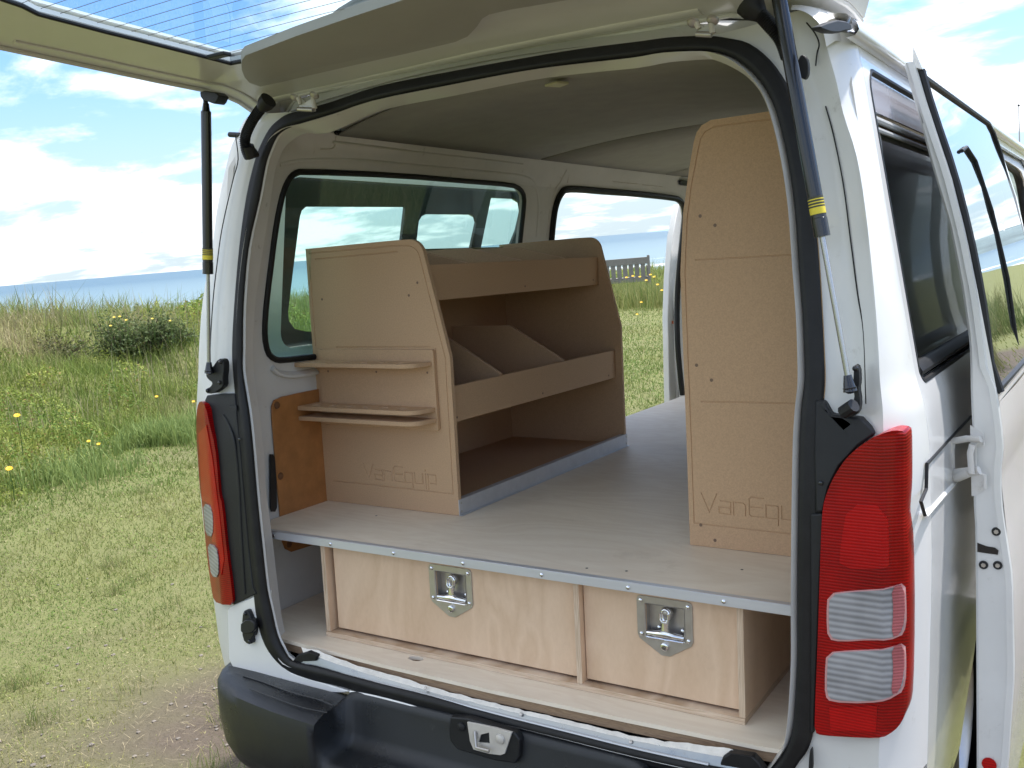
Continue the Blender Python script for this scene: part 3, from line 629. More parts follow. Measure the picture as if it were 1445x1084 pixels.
# ---- tail lamps
def lampR(p): return -.020 + (.95 * max(0, p[0] - .80) ** 1.0 * .9 if p[0] > .80 else 0)
def lampL(p): return -.020 + .5 * max(0, -p[0] - .765)
def lens(pts, F, off, name, mt, parent, sm=1, th=.02, bev=.002):
    q = [ats(*p, 'Y', lambda t: F(t) + off) for p in pts]
    if sm: q = smooth_loop(q, sm)
    uv = [(p[0], p[2]) for p in q]; x0, x1 = min(u for u, v in uv), max(u for u, v in uv)
    sh = sheet(uv, [], list(np.linspace(x0, x1, 9)[1:-1]), [], lambda u, v: (u, F((u, 0, v)) + off, v), lambda p: (0, th, 0))
    return sh.build(name, mt, parent, smooth=50)
RL = [(1277,609),(1262,607),(1249,610.5),(1235.7,616),(1222,624),(1208,633.7),(1194,647),(1183.8,661.4),(1174,678),(1166.5,696),(1161,715),(1159,745),(1157,800),(1154,900),(1150,1000),(1149.5,1034),(1159.5,1038),(1200,1040.5),(1235.7,1042),(1254,1037),(1268,1026),(1277,1010),(1281,985.8),(1283,882),(1281.5,770),(1277,735),(1276.5,720),(1279,690),(1279,644),(1278.5,618)]
lr = lens(RL, lampR, 0, 'tail_lamp', REDL, van, 1, .05); lr['label'] = 'red tail lamp with two clear lens sections, right side'
lens([(1196,712),(1252,712),(1256,795),(1250,803),(1184,803),(1186,770)], lampR, -.0015, 'reflector_lens', REDB, lr, 1, .003)
lens([(1170,1000),(1238,996),(1236,1033),(1172,1031)], lampR, -.0015, 'reflector_lens', REDB, lr, 0, .003)
for L in ([(1168,838),(1200,834),(1256,829),(1277,822),(1279,850),(1279,885),(1271,900),(1230,903),(1187,906),(1168,902),(1166,870)], [(1166,921),(1200,918),(1256,914),(1277,907),(1279,930),(1278,965),(1270,981),(1222,993),(1172,991),(1164,982),(1164,950)]):
    lens(L, lampR, -.002, 'lens_rim', LRIM, lr, 1, .003)
    cx_ = sum(p[0] for p in L) / len(L); cy_ = sum(p[1] for p in L) / len(L)
    lens([(cx_ + (p[0] - cx_) * .95, cy_ + (p[1] - cy_) * .94) for p in L], lampR, -.004, 'clear_lens', CLRL, lr, 1, .003)
    lens([(p[0], p[1]) for p in ([(1258,829),(1276,824),(1277,875),(1270,896),(1258,899),(1261,860)] if cy_ < 900 else [(1258,913),(1276,909),(1276,950),(1269,977),(1257,981),(1261,945)])], lampR, -.0055, 'side_lens', LSIDE, lr, 1, .002)
LL = [(280,568),(285,566),(290,573),(295,596),(303.4,629),(307,666),(309.5,700),(313,709),(320,778),(327,830),(329,854),(314,853),(302,849),(298,830),(291,777),(285,709),(282,690),(279,648),(277,611),(277,583)]
ll = lens(LL, lampL, 0, 'tail_lamp', REDL, van, 1, .05); ll['label'] = 'red tail lamp with two clear lens sections, left side'
lens([(280,612),(291,600),(300,650),(306,700),(309,722),(313,760),(316,790),(312,812),(309,775),(304,766),(299,765),(301,735),(297,712),(285,706)], lampL, -.0015, 'reflector_lens', REDO, ll, 0, .003)
for L in ([(286.5,711),(297,714),(300.5,730),(300,758),(290.5,755),(288,733)], [(292.5,767),(304.5,771),(308.5,790),(308,815),(298,813.5),(295,790)]):
    lens(L, lampL, -.003, 'clear_lens', CLRL, ll, 1, .003)

# ---- rear bumper
bx = [-.815, -.812, -.80, -.77, -.70, -.60, -.48, -.375]
by = [.30, .10, .01, -.055, -.095, -.115, -.128, -.132]
prof = [(.0, .560, 1), (.22, .575, 1), (.80, .568, 1), (.97, .556, 1), (1.0, .535, 1), (1.0, .47, 1), (.96, .41, 1), (.75, .36, 1), (.3, .34, 1)]   # (fraction of depth, z)
def bump_loops(sgn):
    loops = []
    for f, z, _ in prof:
        L = []
        for x, y in zip(bx, by):
            base = .02 if abs(x) < .79 else y + .03
            inn = lerp(abs(x), [.375, .78, .815], [0, 0, 0]); low = lerp(z, [.34, .45], [.965, 1])
            L.append((sgn * x * -1 * -1 * low if False else sgn * abs(x) * low, base + (y - base) * f, z - .0))
        loops.append(L)
    return loops
bmp = MB()
for s in (-1, 1): bmp.loft([catmull(l, 3) for l in bump_loops(s)], closed=False)
# recessed step between the two ends
m = bmp; xin = .375; X = np.array(sorted([s * (xin - q) for s in (-1, 1) for q in (0, .002, .006, .01, .013, .016, .02, .025, .03, .04, .05, .06, .07, .085, .1, .12, .2, .3)])); rows = []
def endk(x): return lerp(xin - abs(x), [0, .002, .010, .024, .045], [0, .35, .78, .95, 1.0])
sec = [(.02, .560, .014, .590), (-.013, .575, -.010, .594), (-.04, .574, -.016, .590), (-.10, .568, -.020, .575), (-.120, .560, -.024, .50), (-.127, .556, -.034, .478), (-.131, .545, -.055, .470), (-.132, .535, -.105, .466), (-.132, .50, -.122, .460), (-.132, .47, -.128, .445), (-.126, .41, -.126, .41), (-.094, .36, -.094, .36), (-.026, .34, -.026, .34)]
for a, za, b, zb in sec: rows.append([(x, a + (b - a) * endk(x), za + (zb - za) * endk(x)) for x in X])
m.loft(rows, closed=False)
me_ = m.build('rear_bumper', BUMP, van, smooth=50); bm = bmesh.new(); bm.from_mesh(me_.data); bmesh.ops.remove_doubles(bm, verts=bm.verts, dist=.0008); bmesh.ops.recalc_face_normals(bm, faces=bm.faces); bm.to_mesh(me_.data); bm.free(); stp = me_
m = MB()
for gx in np.arange(-.255, .26, .085):
    m2 = MB(); 
    for k in range(6):
        m2.box(gx, gx + .055, -.108 + k * .0085, -.1045 + k * .0085, .466, .4705)
    m2.build('tread_ribs', BUMP, stp, bevel=.001)
# tailgate catch in the step
m = MB(); pl = [(635,1012),(660,1014),(726,1034),(733,1044),(733,1068),(727,1078),(700,1074),(645,1058),(635,1046),(633,1030)]
m.prism([at(*p, 'Y', -.034) for p in pl], (0, .02, 0)); ct = m.build('tailgate_catch', BLK, van, bevel=.003)
m = MB(); pl = [(659,1019),(675,1022),(696,1027),(722,1034),(718,1046),(712,1064),(706,1066),(690,1064),(668,1058),(663,1046)]
m.prism([at(*p, 'Y', -.038) for p in pl], (0, .006, 0), [[at(*p, 'Y', -.038) for p in [(678,1037),(690,1034),(691,1050),(675,1048)]]]); m.build('catch_plate', RUST, ct, bevel=.0015)
MB().dome(at(706, 1043, 'Y', -.039), (0, -1, 0), .011, .006).build('bolt', RUST, ct); MB().dome(at(651, 1026, 'Y', -.036), (0, -1, 0), .010, .005).build('bolt', BLK, ct)
MB().tube([at(670, 1032, 'Y', -.04), at(672, 1055, 'Y', -.05), at(690, 1060, 'Y', -.05)], .004, 8).build('catch_loop', STEEL, ct)
for L in ([(343,954),(372,963),(410,977),(448,987),(470,996)], [(352,972),(385,984),(425,998),(462,1006)]):
    MB().tube(catmull([at(*p, 'Z', .5735) for p in L], 4), .0016, 6).build('moulded_line', BUMP, stp)
# white lip visible between skirt and bumper
MB().tube(catmull([at(*p, 'Y', -.012) for p in [(494,976),(530,983),(580,996),(614,1007)]], 4), .003, 6).build('skirt_lip', PAINT, van)

# ---- strut mountings, struts
def strut(root_bot, root_top, name, top_cap):
    a, b = Vector(root_bot), Vector(root_top); d = b - a; L = d.length; u = d / L
    t = bpy.data.objects.new('gas_strut', None); col.objects.link(t); t.empty_display_size = .1; t.parent = van
    m = MB(); m.tube([a + u * .015, a + u * L * .39], .0045, 12); m.build('strut_rod', mat('rod_steel', (.42, .43, .45), .22, metal=.75) if not bpy.data.materials.get('rod_steel') else bpy.data.materials['rod_steel'], t)
    m = MB(); m.tube([a + u * L * .365, a + u * L * .366, a + u * L * .41, a + u * L * .411, a + u * L * .955, a + u * L * .96, a + u * L * .985], [.006, .0125, .0125, .0118, .0118, .009, .007], 18); m.build('strut_tube', BLKG, t)
    m = MB(); m.tube([a + u * L * .418, a + u * L * .462], .0122, 18); lb = m.build('warning_label', mat('label_dark', (.05, .05, .03), .5) if not bpy.data.materials.get('label_dark') else bpy.data.materials['label_dark'], t)
    m = MB(); m.tube([a + u * L * .420, a + u * L * .436], .0124, 18); m.build('label_stripe', YEL, t)
    m = MB()
    for k in range(3): m.tube([a + u * L * (.440 + .007 * k), a + u * L * (.4425 + .007 * k)], .01235, 18)
    m.build('label_text_line', YEL, t)
    m = MB(); m.dome(a, -u, .011, .01); m.tube([a - u * .006, a + u * .02], [.011, .006], 12); m.build('ball_socket', BLKG, t)
    return t
Sl = strut(at(295, 523, 'Y', -.028), at(290.5, 140, 'Y', -.02), 'left_gas_strut', 1); Sr = strut(at(1199, 547, 'Y', -.028), at(1093, -38, 'Y', -.02), 'right_gas_strut', 1)
def polyplate(pts, y, th, name, mt, parent=van, bev=.003, sm=1):
    q = [at(*p, 'Y', y) for p in pts]; q = smooth_loop(q, sm) if sm else q
    m = MB(); m.prism(q, (0, th, 0)); return m.build(name, mt, parent, bevel=bev)
polyplate([(308,506),(315,508),(316,520),(314,535),(315,545),(308,551),(300,556),(290,555),(290,549),(297,546),(300,540),(294,536),(290,530),(292,524),(300,518)], -.018, .018, 'strut_bracket', BLK)
for p in [(311,511),(310,540),(293,551)]: MB().dome(at(*p, 'Y', -.020), (0, -1, 0), .005, .005).build('bracket_bolt', BLKG, van)
polyplate([(1205,514),(1212,518),(1213,540),(1211,548),(1214,566),(1212,584),(1200,589),(1189,585),(1190,575),(1199,568),(1206,566),(1204,540)], -.012, .018, 'strut_bracket', BLK)
MB().dome(at(1207, 520, 'Y', -.014), (0, -1, 0), .005, .005).build('bracket_bolt', BLKG, van)
MB().tube([at(1190, 582, 'Y', -.02), at(1205, 572, 'Y', -.03)], .011, 10).build('rubber_stop', BLK, van)
# upper strut mount
polyplate([(281,127),(311,131),(304,147),(299,146),(292,143),(283,140)], -.03, .03, 'strut_mount', BLK)
MB().tube([at(290, 138, 'Y', -.02), at(290.5, 152, 'Y', -.02)], .0055, 10).build('strut_stud', BLK, van)
# gate stop bracket low on the left
polyplate([(343,862),(349,861),(352,868),(354,874),(359,876),(359,897),(354,900),(356,908),(350,910),(342,903),(341,878)], -.020, .014, 'gate_stop', BLK)
polyplate([(339,876),(359,875),(360,893),(339,896)], -.030, .012, 'gate_stop_block', BLK)
for p in [(346,866),(352,905)]: MB().dome(at(*p, 'Y', -.021), (0, -1, 0), .005, .004).build('bracket_bolt', BLKG, van)
polyplate([(1142,1060),(1146,1054),(1147,1090),(1140,1095)], -.012, .01, 'gate_stop', BLK)
# rubber bump pad on the right pillar
polyplate([(1130,76),(1138,80),(1141,92),(1140,106),(1135,113),(1128,108),(1124,90)], -.004, .012, 'bump_pad', BLK)
MB().tube([atr(340, 191, .045), atr(324, 190, .045)], .0065, 8).build('roof_bolt', BLK, van)

# ---- wiring bellows
def bellows(pts, r, name):
    P = catmull(pts, 14); rs = [r * (1.0 if k % 2 else .82) for k in range(len(P))]
    m = MB(); m.tube(P, rs, 12); o = m.build(name, RUB, van, smooth=20)
    return o
b1 = bellows([at(373,148,'Y',-.0), at(363,160,'Y',.0), at(353,176,'Y',.0), at(346,194,'Y',.005), at(347,210,'Y',.012), at(352,222,'Y',.025)], .0125, 'wiring_bellows')
MB().tube([at(379, 141, 'Y', .0), at(374, 147, 'Y', .0), at(368, 154, 'Y', .0)], [.019, .018, .011], 14).build('grommet', RUB, b1)
MB().tube([at(350, 206, 'Y', .01), at(354, 218, 'Y', .02), at(360, 214, 'Y', .03)], [.013, .015, .014], 12).build('grommet', RUB, b1)
b2 = bellows([at(1064,12,'Y',.0), at(1078,26,'Y',.0), at(1092,42,'Y',.0), at(1104,58,'Y',.01), at(1112,80,'Y',.03)], .0125, 'wiring_bellows')
MB().tube([at(1056, 4, 'Y', .0), at(1064, 13, 'Y', .0), at(1074, 22, 'Y', .0)], [.023, .021, .012], 14).build('grommet', RUB, b2)

# ---- tailgate
def gz(x, y): return (1.974 - .046 * y if y < 0 else 1.974 - .20 * y) + .012 * (1 - (x / .7) ** 2)
def gate_pt(px, py, off=0): return ats(px, py, 'Z', lambda t: gz(t[0], max(-1.4, min(.3, t[1]))) + off, it=40, damp=.5)
gl_ = [gate_pt(*p) for p in [(0,66),(75,82),(150,98),(220,113),(290,127),(315,134),(335,143),(352,155),(362,160),(380,168),(395,167)]]
G = [(p[0], p[1]) for p in gl_]
yb = -1.17
left = [(-.62, yb), (-.675, yb + .04), (-.70, yb + .12), (G[0][0] - .004, -.8)] + G
hinge = [(-.52, .125), (-.3, .13), (0, .135)]
left = left + hinge
outl = left + [(-x, y) for x, y in reversed(left[:-1])]
gi = [gate_pt(*p, .012) for p in [(325,82),(297.6,74.4),(250,62),(200,49),(150,36.5),(104,24),(70,15),(52,10)]]
GI = [(p[0], p[1]) for p in gi]
hx, hy = GI[0]
near = [gate_pt(*p, .012) for p in [(573,-1),(500,22.5),(415,52),(346,78)]]; NR = [(p[0], p[1]) for p in near]
far = [(GI[-1][0] + .02, GI[-1][1] - .04), (GI[-1][0] + .05, -.72), (GI[-1][0] + .10, -.76)]
lefth = [(0, NR[0][1] + .0)] + NR + GI + far
holeg = lefth + [(-x, y) for x, y in reversed(lefth[1:])]
ycut = [-.9, -.6, -.3, -.1, 0, .05]
go = sheet(outl, [holeg], [-.5, -.3, 0, .3, .5], ycut, lambda x, y: (x, y, gz(x, y)), lambda p: (0, 0, .014)).build('tailgate', GATEP, van, smooth=40)
hcy = sum(p[1] for p in holeg) / len(holeg)
sheet([(x * 1.012, y) for x, y in outl], [[(x * 1.05, hcy + (y - hcy) * 1.09) for x, y in holeg]], [-.5, 0, .5], ycut, lambda x, y: (x, y, gz(x, y) + .030), lambda p: (0, 0, .005)).build('tailgate_skin', PAINT, go, smooth=40)
m = MB(); m.loft([[(x, y, gz(x, y)) for x, y in outl], [(x * 1.012, y, gz(x, y) + .030) for x, y in outl]]); m.build('tailgate_edge', GATEP, go)
m = MB(); m.loft([[(x, y, gz(x, y)) for x, y in holeg], [(x, y, gz(x, y) + .006) for x, y in holeg]]); m.build('glass_reveal', RUB, go)
MB().tube([(x, y, gz(x, y) + .001) for x, y in holeg], .0045, 8, closed=True).build('glass_gasket', RUB, go)
gp = sheet(holeg, [], [-.3, 0, .3], [-.5, -.3], lambda x, y: (x, y, gz(x, y) + .005)).build('rear_window_glass', GREAR, go)
m = MB()
for k in range(16):
    y = hy - .05 - k * .036
    if y < -.72: break
    m.tube([(x, y, gz(x, y) + .004) for x in np.linspace(-.46, .46, 9)], .0005, 5)
m.build('defroster_lines', mat('heater_line', (.10, .08, .06), .6), go)
# rim bead along the outer edge and raised inner rib
MB().tube([(x * .992, y, gz(x, y) - .003) for x, y in outl], .005, 8, closed=True).build('edge_bead', GATEP, go)
# plastic trim panel near the hinge
tp = [gate_pt(*p, -.012) for p in [(341,84),(341,97),(345,108),(352,116),(367,121),(400,114),(450,102),(500,90.6),(573,74.4),(642,58),(660,50),(673,36),(680,25),(690,19),(720,12),(780,2),(860,-12),(960,-30)]]
TP = [(p[0], p[1]) for p in tp]
inn = [(p[0], p[1]) for p in [gate_pt(*q, -.012) for q in [(900,-90),(700,-40),(573,-3),(500,21),(415,50.5),(346,77)]]]
poly = TP + inn
sheet(poly, [], [-.4, -.2, 0, .2, .4], [-.2, -.1, 0], lambda x, y: (x, y, gz(x, y) - .014), lambda p: (0, 0, .018)).build('tailgate_trim', GATET, go, smooth=40, bevel=.006)
# pressed channel between trim and hinge edge
P = catmull([gate_pt(*p, .004) for p in [(385,140),(480,119),(560,101),(660,78),(760,57),(860,38),(990,14)]], 5); MB().tube(P, .018, 14, flat=.45, up=(0, 0, 1)).build('pressed_rib', GATEP, go, smooth=80)
P = catmull([gate_pt(*p, -.001) for p in [(20,58),(110,77),(200,97),(285,115),(318,122),(345,134),(372,152)]], 5); MB().tube(P, .006, 8, flat=.5, up=(0, 0, 1)).build('pressed_rib', GATEP, go, smooth=80)
# glass clip and wiper
c = gate_pt(308, 79, -.004); m = MB(); m.box(c[0] - .022, c[0] + .03, c[1] - .012, c[1] + .008, c[2] - .004, c[2] + .004); m.build('wire_clip', BLK, go, bevel=.002)
def wp(px, py): return at(px, py, 'Z', 2.035)
w1 = MB(); w1.tube([wp(446,40),(wp(462,30)),wp(482,17),wp(500,8),wp(520,0),wp(548,-8)], [.003, .006, .009, .011, .013, .014], 8, flat=.5); wo_ = w1.build('rear_wiper', mat('wiper_grey', (.13, .13, .12), .5), go)
MB().tube([wp(482,22), wp(495,15), wp(515,12), wp(530,14), wp(560,0)], [.004, .006, .005, .004, .005], 8).build('wiper_blade', BLK, go)
MB().box(*sorted((wp(464,28)[0], wp(474,22)[0])), *sorted((wp(464,28)[1], wp(464,28)[1] + .02)), 2.03, 2.04).build('wiper_clip', BLK, go)
# hinges
def hinge_(cx, cy):
    m = MB(); q = lambda x, y, Y=.035: at(cx + x, cy + y, 'Y', Y)
    m.prism([q(-9, -2), q(-7, 12), q(11, 13), q(11, -4), q(8, -5), q(0, 0), q(-6, -6)], (0, .012, 0)); h = m.build('hinge', PAINTJ, van, bevel=.002)
    MB().tube([q(-9, -6, .03), q(-6, 3, .03)], [.006, .004], 10).build('hinge_bolt', RUST, h)
    MB().tube([q(11, -8, .03), q(14, 9, .03)], [.004, .006], 10).build('hinge_bolt', RUST, h)
    for dx_, dy_ in ((-14, -7), (14, -10)):
        p = q(dx_, dy_, .03); MB().dome(p, (0, -.6, -.8), .011, .007).build('hinge_bolt', STEEL, h)
    MB().cyl(q(-9, 10, .03), q(12, 11, .03), .005).build('hinge_pin', STEEL, h)
    return h
hinge_(430, 144); hinge_(992, 38)

# ---- right sliding door, slid back and standing proud of the side
DY = .35
def dk(L): return [at(*p, 'Y', DY) for p in L]
inner_e = dk([(1286,100),(1285,116),(1292,145),(1300,179),(1317,242),(1339,315),(1356,400),(1366,468),(1369,500),(1369,529),(1370,565),(1372,606),(1374,725),(1376,743),(1377,850),(1377.5,951),(1378,1084),(1378,1200)])
outer_e = dk([(1290,84),(1295,100),(1304,133),(1314,165),(1341,244),(1363,330),(1380,414),(1389,480),(1394.4,527),(1404,537),(1410,572),(1417,626),(1412,672),(1416,725),(1429.4,812.8),(1432,951),(1424,1070),(1410,1200)])
def zsort(L): return sorted(L, key=lambda p: -p[2])
zz = np.linspace(1.865, .42, 40)
ie = zsort(inner_e); oe = zsort(outer_e)
fi = lambda z: float(np.interp(z, [p[2] for p in ie[::-1]], [p[0] for p in ie[::-1]])); fo_ = lambda z: float(np.interp(z, [p[2] for p in oe[::-1]], [p[0] for p in oe[::-1]]))
dend = 1.48
# rear edge face with a rounded outer corner, outer skin below the glass, inner skin
m = MB(); rows = []
for z in zz:
    a, b = fi(z), fo_(z); g = lerp(z, [1.24, 1.27], [0, .004])
    rows.append([(a, dend, z), (a, DY + .05, z), (a, DY + .004, z), (a + .004, DY, z), (b - .016, DY, z), (b - .012, DY - .003, z), (b - .002, DY - .002, z), (b, DY + .004, z)])
m.loft(rows, closed=False)
# end caps
m.f.append(tuple(range(0, 8))); sd = m.build('sliding_door', PAINTJ, van, smooth=40, label='right sliding door standing open beside the rear corner')
m = MB(); rows = []
for z in [1.245, 1.235, 1.2, 1.16, 1.12, 1.1, 1.0, .9, .8, .7, .6, .5, .42]:
    b = fo_(z); cyv = [DY + .004, DY + .03, .6, .9, 1.2, dend]
    rows.append([(b + lerp(y, [DY, .5], [0, .004]) + .0, y, z) for y in cyv])
m.loft(rows, closed=False); m.build('door_outer_skin', PAINT, sd, smooth=30)
# frame above/around the glass and the glass itself; the top corner at the front is rounded
def dsx(z, off=0): return fo_(z) + off
tl = 1.862
fr_o = [(DY + .003, 1.245), (DY + .003, 1.80), (DY + .008, 1.862), (dend - .10, 1.862), (dend - .03, 1.84), (dend, 1.78), (dend, 1.245)]
gls = [(DY + .020, 1.262), (DY + .020, 1.80), (DY + .026, 1.845), (1.36, 1.845), (1.42, 1.825), (1.452, 1.775), (1.452, 1.262)]
sheet(fr_o, [gls], [.6, 1.0], [1.45, 1.65, 1.8], lambda y, z: (dsx(z), y, z), lambda p: (-.02, 0, 0)).build('door_frame', PAINT, sd, smooth=40)
sheet([(y, z) for y, z in gls], [], [.6, 1.0], [1.35, 1.45, 1.55, 1.65, 1.75, 1.8], lambda y, z: (dsx(z, -.003), y, z)).build('door_glass', glass('mirror_glass', (.42, .50, .48), 1.6, extra=.30), sd)
sheet([(DY + .03, 1.27), (DY + .03, 1.83), (1.44, 1.83), (1.44, 1.27)], [rrect(.47, .84, 1.34, 1.74, .04), rrect(.92, 1.36, 1.34, 1.74, .04)], [], [1.45, 1.6], lambda y, z: (fi(z) + .006, y, z), lambda p: (.006, 0, 0)).build('inner_trim', mat('door_inner_trim', (.10, .105, .09), .6), sd)
MB().tube([(dsx(z, -.002), y, z) for y, z in gls], .006, 8, closed=True).build('glass_gasket', RUB, sd)
MB().tube([(dsx(z, .003), DY + .012, z) for z in np.linspace(1.85, 1.262, 12)], .0085, 8).build('rear_edge_gasket', RUB, sd)
MB().tube([(dsx(z, .0), y, z) for y, z in ((.62, 1.72), (.72, 1.735), (.80, 1.71), (.83, 1.6), (.85, 1.45), (.86, 1.30))], .004, 8).build('window_divider', RUB, sd)
# fin at the top rear corner
m = MB(); a = at(1288, 66, 'Y', DY); b = at(1293, 96, 'Y', DY); c_ = at(1302, 98, 'Y', DY); m.prism([a, (a[0] + .002, DY, a[2] - .002), c_, b, at(1288, 100, 'Y', DY)], (0, .03, 0)); m.build('door_top_fin', PAINT, sd, bevel=.001)
# inside of the door visible below the roof line: screws, latch hole, red reflector
for p in [(1406,750),(1388,797),(1408,797.5)]:
    q = at(*p, 'Y', DY); MB().tube([(q[0], DY - .001, q[2]), (q[0], DY - .003, q[2])], [.0082, .0078], 16).build('latch_bolt', BLK, sd); MB().tube([(q[0], DY - .003, q[2]), (q[0], DY - .0045, q[2])], .0042, 6).build('bolt_head', STEEL, sd)
polyplate([(1379,766),(1392,771),(1404,773),(1409,777),(1408,783),(1400,782),(1379,779)], DY - .0015, .0012, 'latch_slot', BLKG, sd, bev=0, sm=0)
c = at(1396, 1078, 'Y', DY); m = MB(); m.prism([(c[0] + .013 * math.cos(a) , DY - .003, c[2] + .013 * math.sin(a)) for a in np.linspace(0, 6.283, 17)[:-1]], (0, .002, 0)); m.build('door_reflector', REDB, sd)
# recess and hinge arm at the middle rail
polyplate([(1369,600),(1388,612),(1389,630),(1378,632),(1377,668),(1391,670),(1391,690),(1378,700),(1371,700)], DY - .0012, .001, 'hinge_recess', PAINTIN, sd, bev=0, sm=0)
def arm(L, r, Y=.33): return MB().tube([at(x, y, 'Y', yy) for x, y, yy in L], r, 8, flat=.5).build('hinge_arm', PAINTIN, sd, smooth=40)
arm([(1384,620,.33), (1365,619,.34), (1343,623,.36), (1340,634,.36), (1341,662,.37), (1345,668,.37), (1362,666,.35), (1382,664,.33)], .0085)
arm([(1324,663,.42), (1337,668,.40), (1342,676,.38), (1350,675,.36), (1366,668,.34)], .008)
arm([(1372,628,.33), (1369,640,.33), (1371,668,.33)], .008)
arm([(1388,628,.34), (1388,618,.34), (1376,628,.34), (1376,666,.34), (1390,671,.34), (1390,690,.34)], .003)
# rail channel pressed in the side
rl = [ats(*p, 'X', lambda t: xs(t[2], t[1]) + .001) for p in [(1300,722),(1308,708),(1300,722)]]
P = [ats(*p, 'X', lambda t: xs(t[2], t[1]) + .0005) for p in [(1305,727),(1299.5,708),(1307,690),(1308,655),(1326,635),(1348,611),(1370,588)]]
MB().tube(P, .003, 8).build('door_rail_gap', RUB, van)
P = [ats(*p, 'X', lambda t: xs(t[2], t[1]) + .0005) for p in [(1306,728),(1330,700),(1352,676),(1372,654)]]
MB().tube(P, .005, 8, flat=.6).build('door_rail_lip', PAINT, van)

# aerial on the front of the roof
m = MB(); q = at(1440, 268, 'Y', 3.0); q2 = at(1437.5, 150, 'Y', 3.0); m.tube([q, q2], [.004, .0015], 8); ae = m.build('radio_aerial', mat('aerial_metal', (.25, .25, .25), .4, metal=.6), van)
MB().dome(q2, (0, 0, 1), .005, .008).build('aerial_tip', BLK, ae)
# cab roof side seen past the open door is part of the roof; door pillar trim

# ================================================================== GROOVES AND LETTERING CUT INTO BOARD
def cutter(polys, y, w=.0036, d=.0022):
    """boxes along (x,z) polylines, sunk d into the face at y (face looks towards -Y)"""
    mb = MB()
    for L in polys:
        for a, b in zip(L[:-1], L[1:]):
            a = Vector((a[0], 0, a[1])); b = Vector((b[0], 0, b[1])); t = (b - a).normalized(); n = Vector((-t.z, 0, t.x)) * w / 2
            a2 = a - t * w * .45; b2 = b + t * w * .45
            vs = [a2 + n, b2 + n, b2 - n, a2 - n]; front = [(v.x, y - .004, v.z) for v in vs]; back = [(v.x + (0), y + d, v.z) for v in [a2 + n * .5, b2 + n * .5, b2 - n * .5, a2 - n * .5]]
            front = [(v.x, y - .0005, v.z) for v in vs]
            f2 = [(v.x, y - .004, v.z) for v in vs]
            k = len(mb.v); mb.add(f2 + front + back, [(0, 1, 2, 3), (4, 5, 1, 0), (5, 6, 2, 1), (6, 7, 3, 2), (7, 4, 0, 3), (8, 9, 5, 4), (9, 10, 6, 5), (10, 11, 7, 6), (11, 8, 4, 7), (11, 10, 9, 8)])
    return mb
def carve(o, polys, y, w=.0036, d=.0022):
    c = cutter(polys, y, w, d).build('groove_cutter', MDF, None, smooth=0)
    c.matrix_world = Matrix.Identity(4); par = o.parent; o.parent = None; bpy.context.view_layer.update()
    md = o.modifiers.new('cut', 'BOOLEAN'); md.operation = 'DIFFERENCE'; md.object = c; md.solver = 'EXACT'; md.use_self = True
    bpy.context.view_layer.update(); n0 = len(o.data.polygons)
    bake(o); o.parent = par
    bpy.data.objects.remove(c, do_unlink=True)
def arc(cx, cz, r, a0, a1, n=6): return [(cx + r * math.cos(R(a0 + (a1 - a0) * k / n)), cz + r * math.sin(R(a0 + (a1 - a0) * k / n))) for k in range(n + 1)]
GL = {'V': ([[(0, 1), (.42, 0), (.84, 1)]], .95), 'a': ([[(.1, .66), (.62, .66), (.62, .0), (.0, .0), (.0, .33), (.62, .33)]], .78), 'n': ([[(0, 0), (0, .66), (.5, .66), (.62, .56), (.62, 0)]], .82),
      'E': ([[(.72, 1), (.12, 1), (0, .9), (0, .1), (.12, 0), (.72, 0)], [(0, .5), (.66, .5)]], .86), 'q': ([[(.62, -.34), (.62, .66), (0, .66), (0, 0), (.62, 0)]], .80), 'u': ([[(0, .66), (0, .0), (.62, 0), (.62, .66)]], .78),
      'i': ([[(.08, .66), (.08, -.30)], [(.08, .92), (.08, .88)]], .28), 'p': ([[(0, -.34), (0, .66), (.60, .66), (.60, .08), (.16, .08)]], .78)}
def word(txt, x, z, h, k):
    out = []
    for ch in txt:
        P, adv = GL[ch]
        out += [[(x + a * h * k, z + b * h) for a, b in L] for L in P]; x += adv * h * k
    return out

# ================================================================== DRAWER UNIT WITH DECK
unit = empty('drawer_unit'); tag(unit, 'birch plywood drawer unit with a wide deck and two front drawers on the van floor', 'drawer unit')
ZS = .905
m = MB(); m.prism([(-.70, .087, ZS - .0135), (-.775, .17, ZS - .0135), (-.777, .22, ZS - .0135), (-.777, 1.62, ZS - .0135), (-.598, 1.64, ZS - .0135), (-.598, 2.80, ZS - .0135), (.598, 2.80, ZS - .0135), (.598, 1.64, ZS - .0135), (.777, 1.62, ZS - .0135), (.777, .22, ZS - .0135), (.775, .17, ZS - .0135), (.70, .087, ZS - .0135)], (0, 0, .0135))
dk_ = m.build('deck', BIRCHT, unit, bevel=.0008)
m = MB(); m.box(-.705, .705, .0835, .0865, ZS - .0185, ZS + .0006); m.box(-.705, .705, .0835, .098, ZS + .0006, ZS + .0016); ang = m.build('aluminium_edge', ALU, unit, bevel=.0006)
for p in [(386,751),(466,764),(555,778),(653,793),(764,808.5),(886,826.5),(1021,844.5)]:
    q = at(*p, 'Y', .083); MB().dome((q[0], .0836, ZS - .0095), (0, -1, 0), .0048, .0034).build('rivet', CHROME, ang)
for p in [(884,806),(531,728),(828,802),(1047,804)]:
    q = at(*p, 'Z', ZS + .0004); MB().prism([(q[0] + .003 * math.cos(a), q[1] + .003 * math.sin(a), ZS + .0006) for a in np.linspace(0, 6.28, 11)[:-1]], (0, 0, .0002)).build('screw', BLK, dk_)
m = MB(); m.box(-.537, .5235, .0965, 2.4, .6535, .6655); m.build('base_board', PLYE, unit, bevel=.0008)
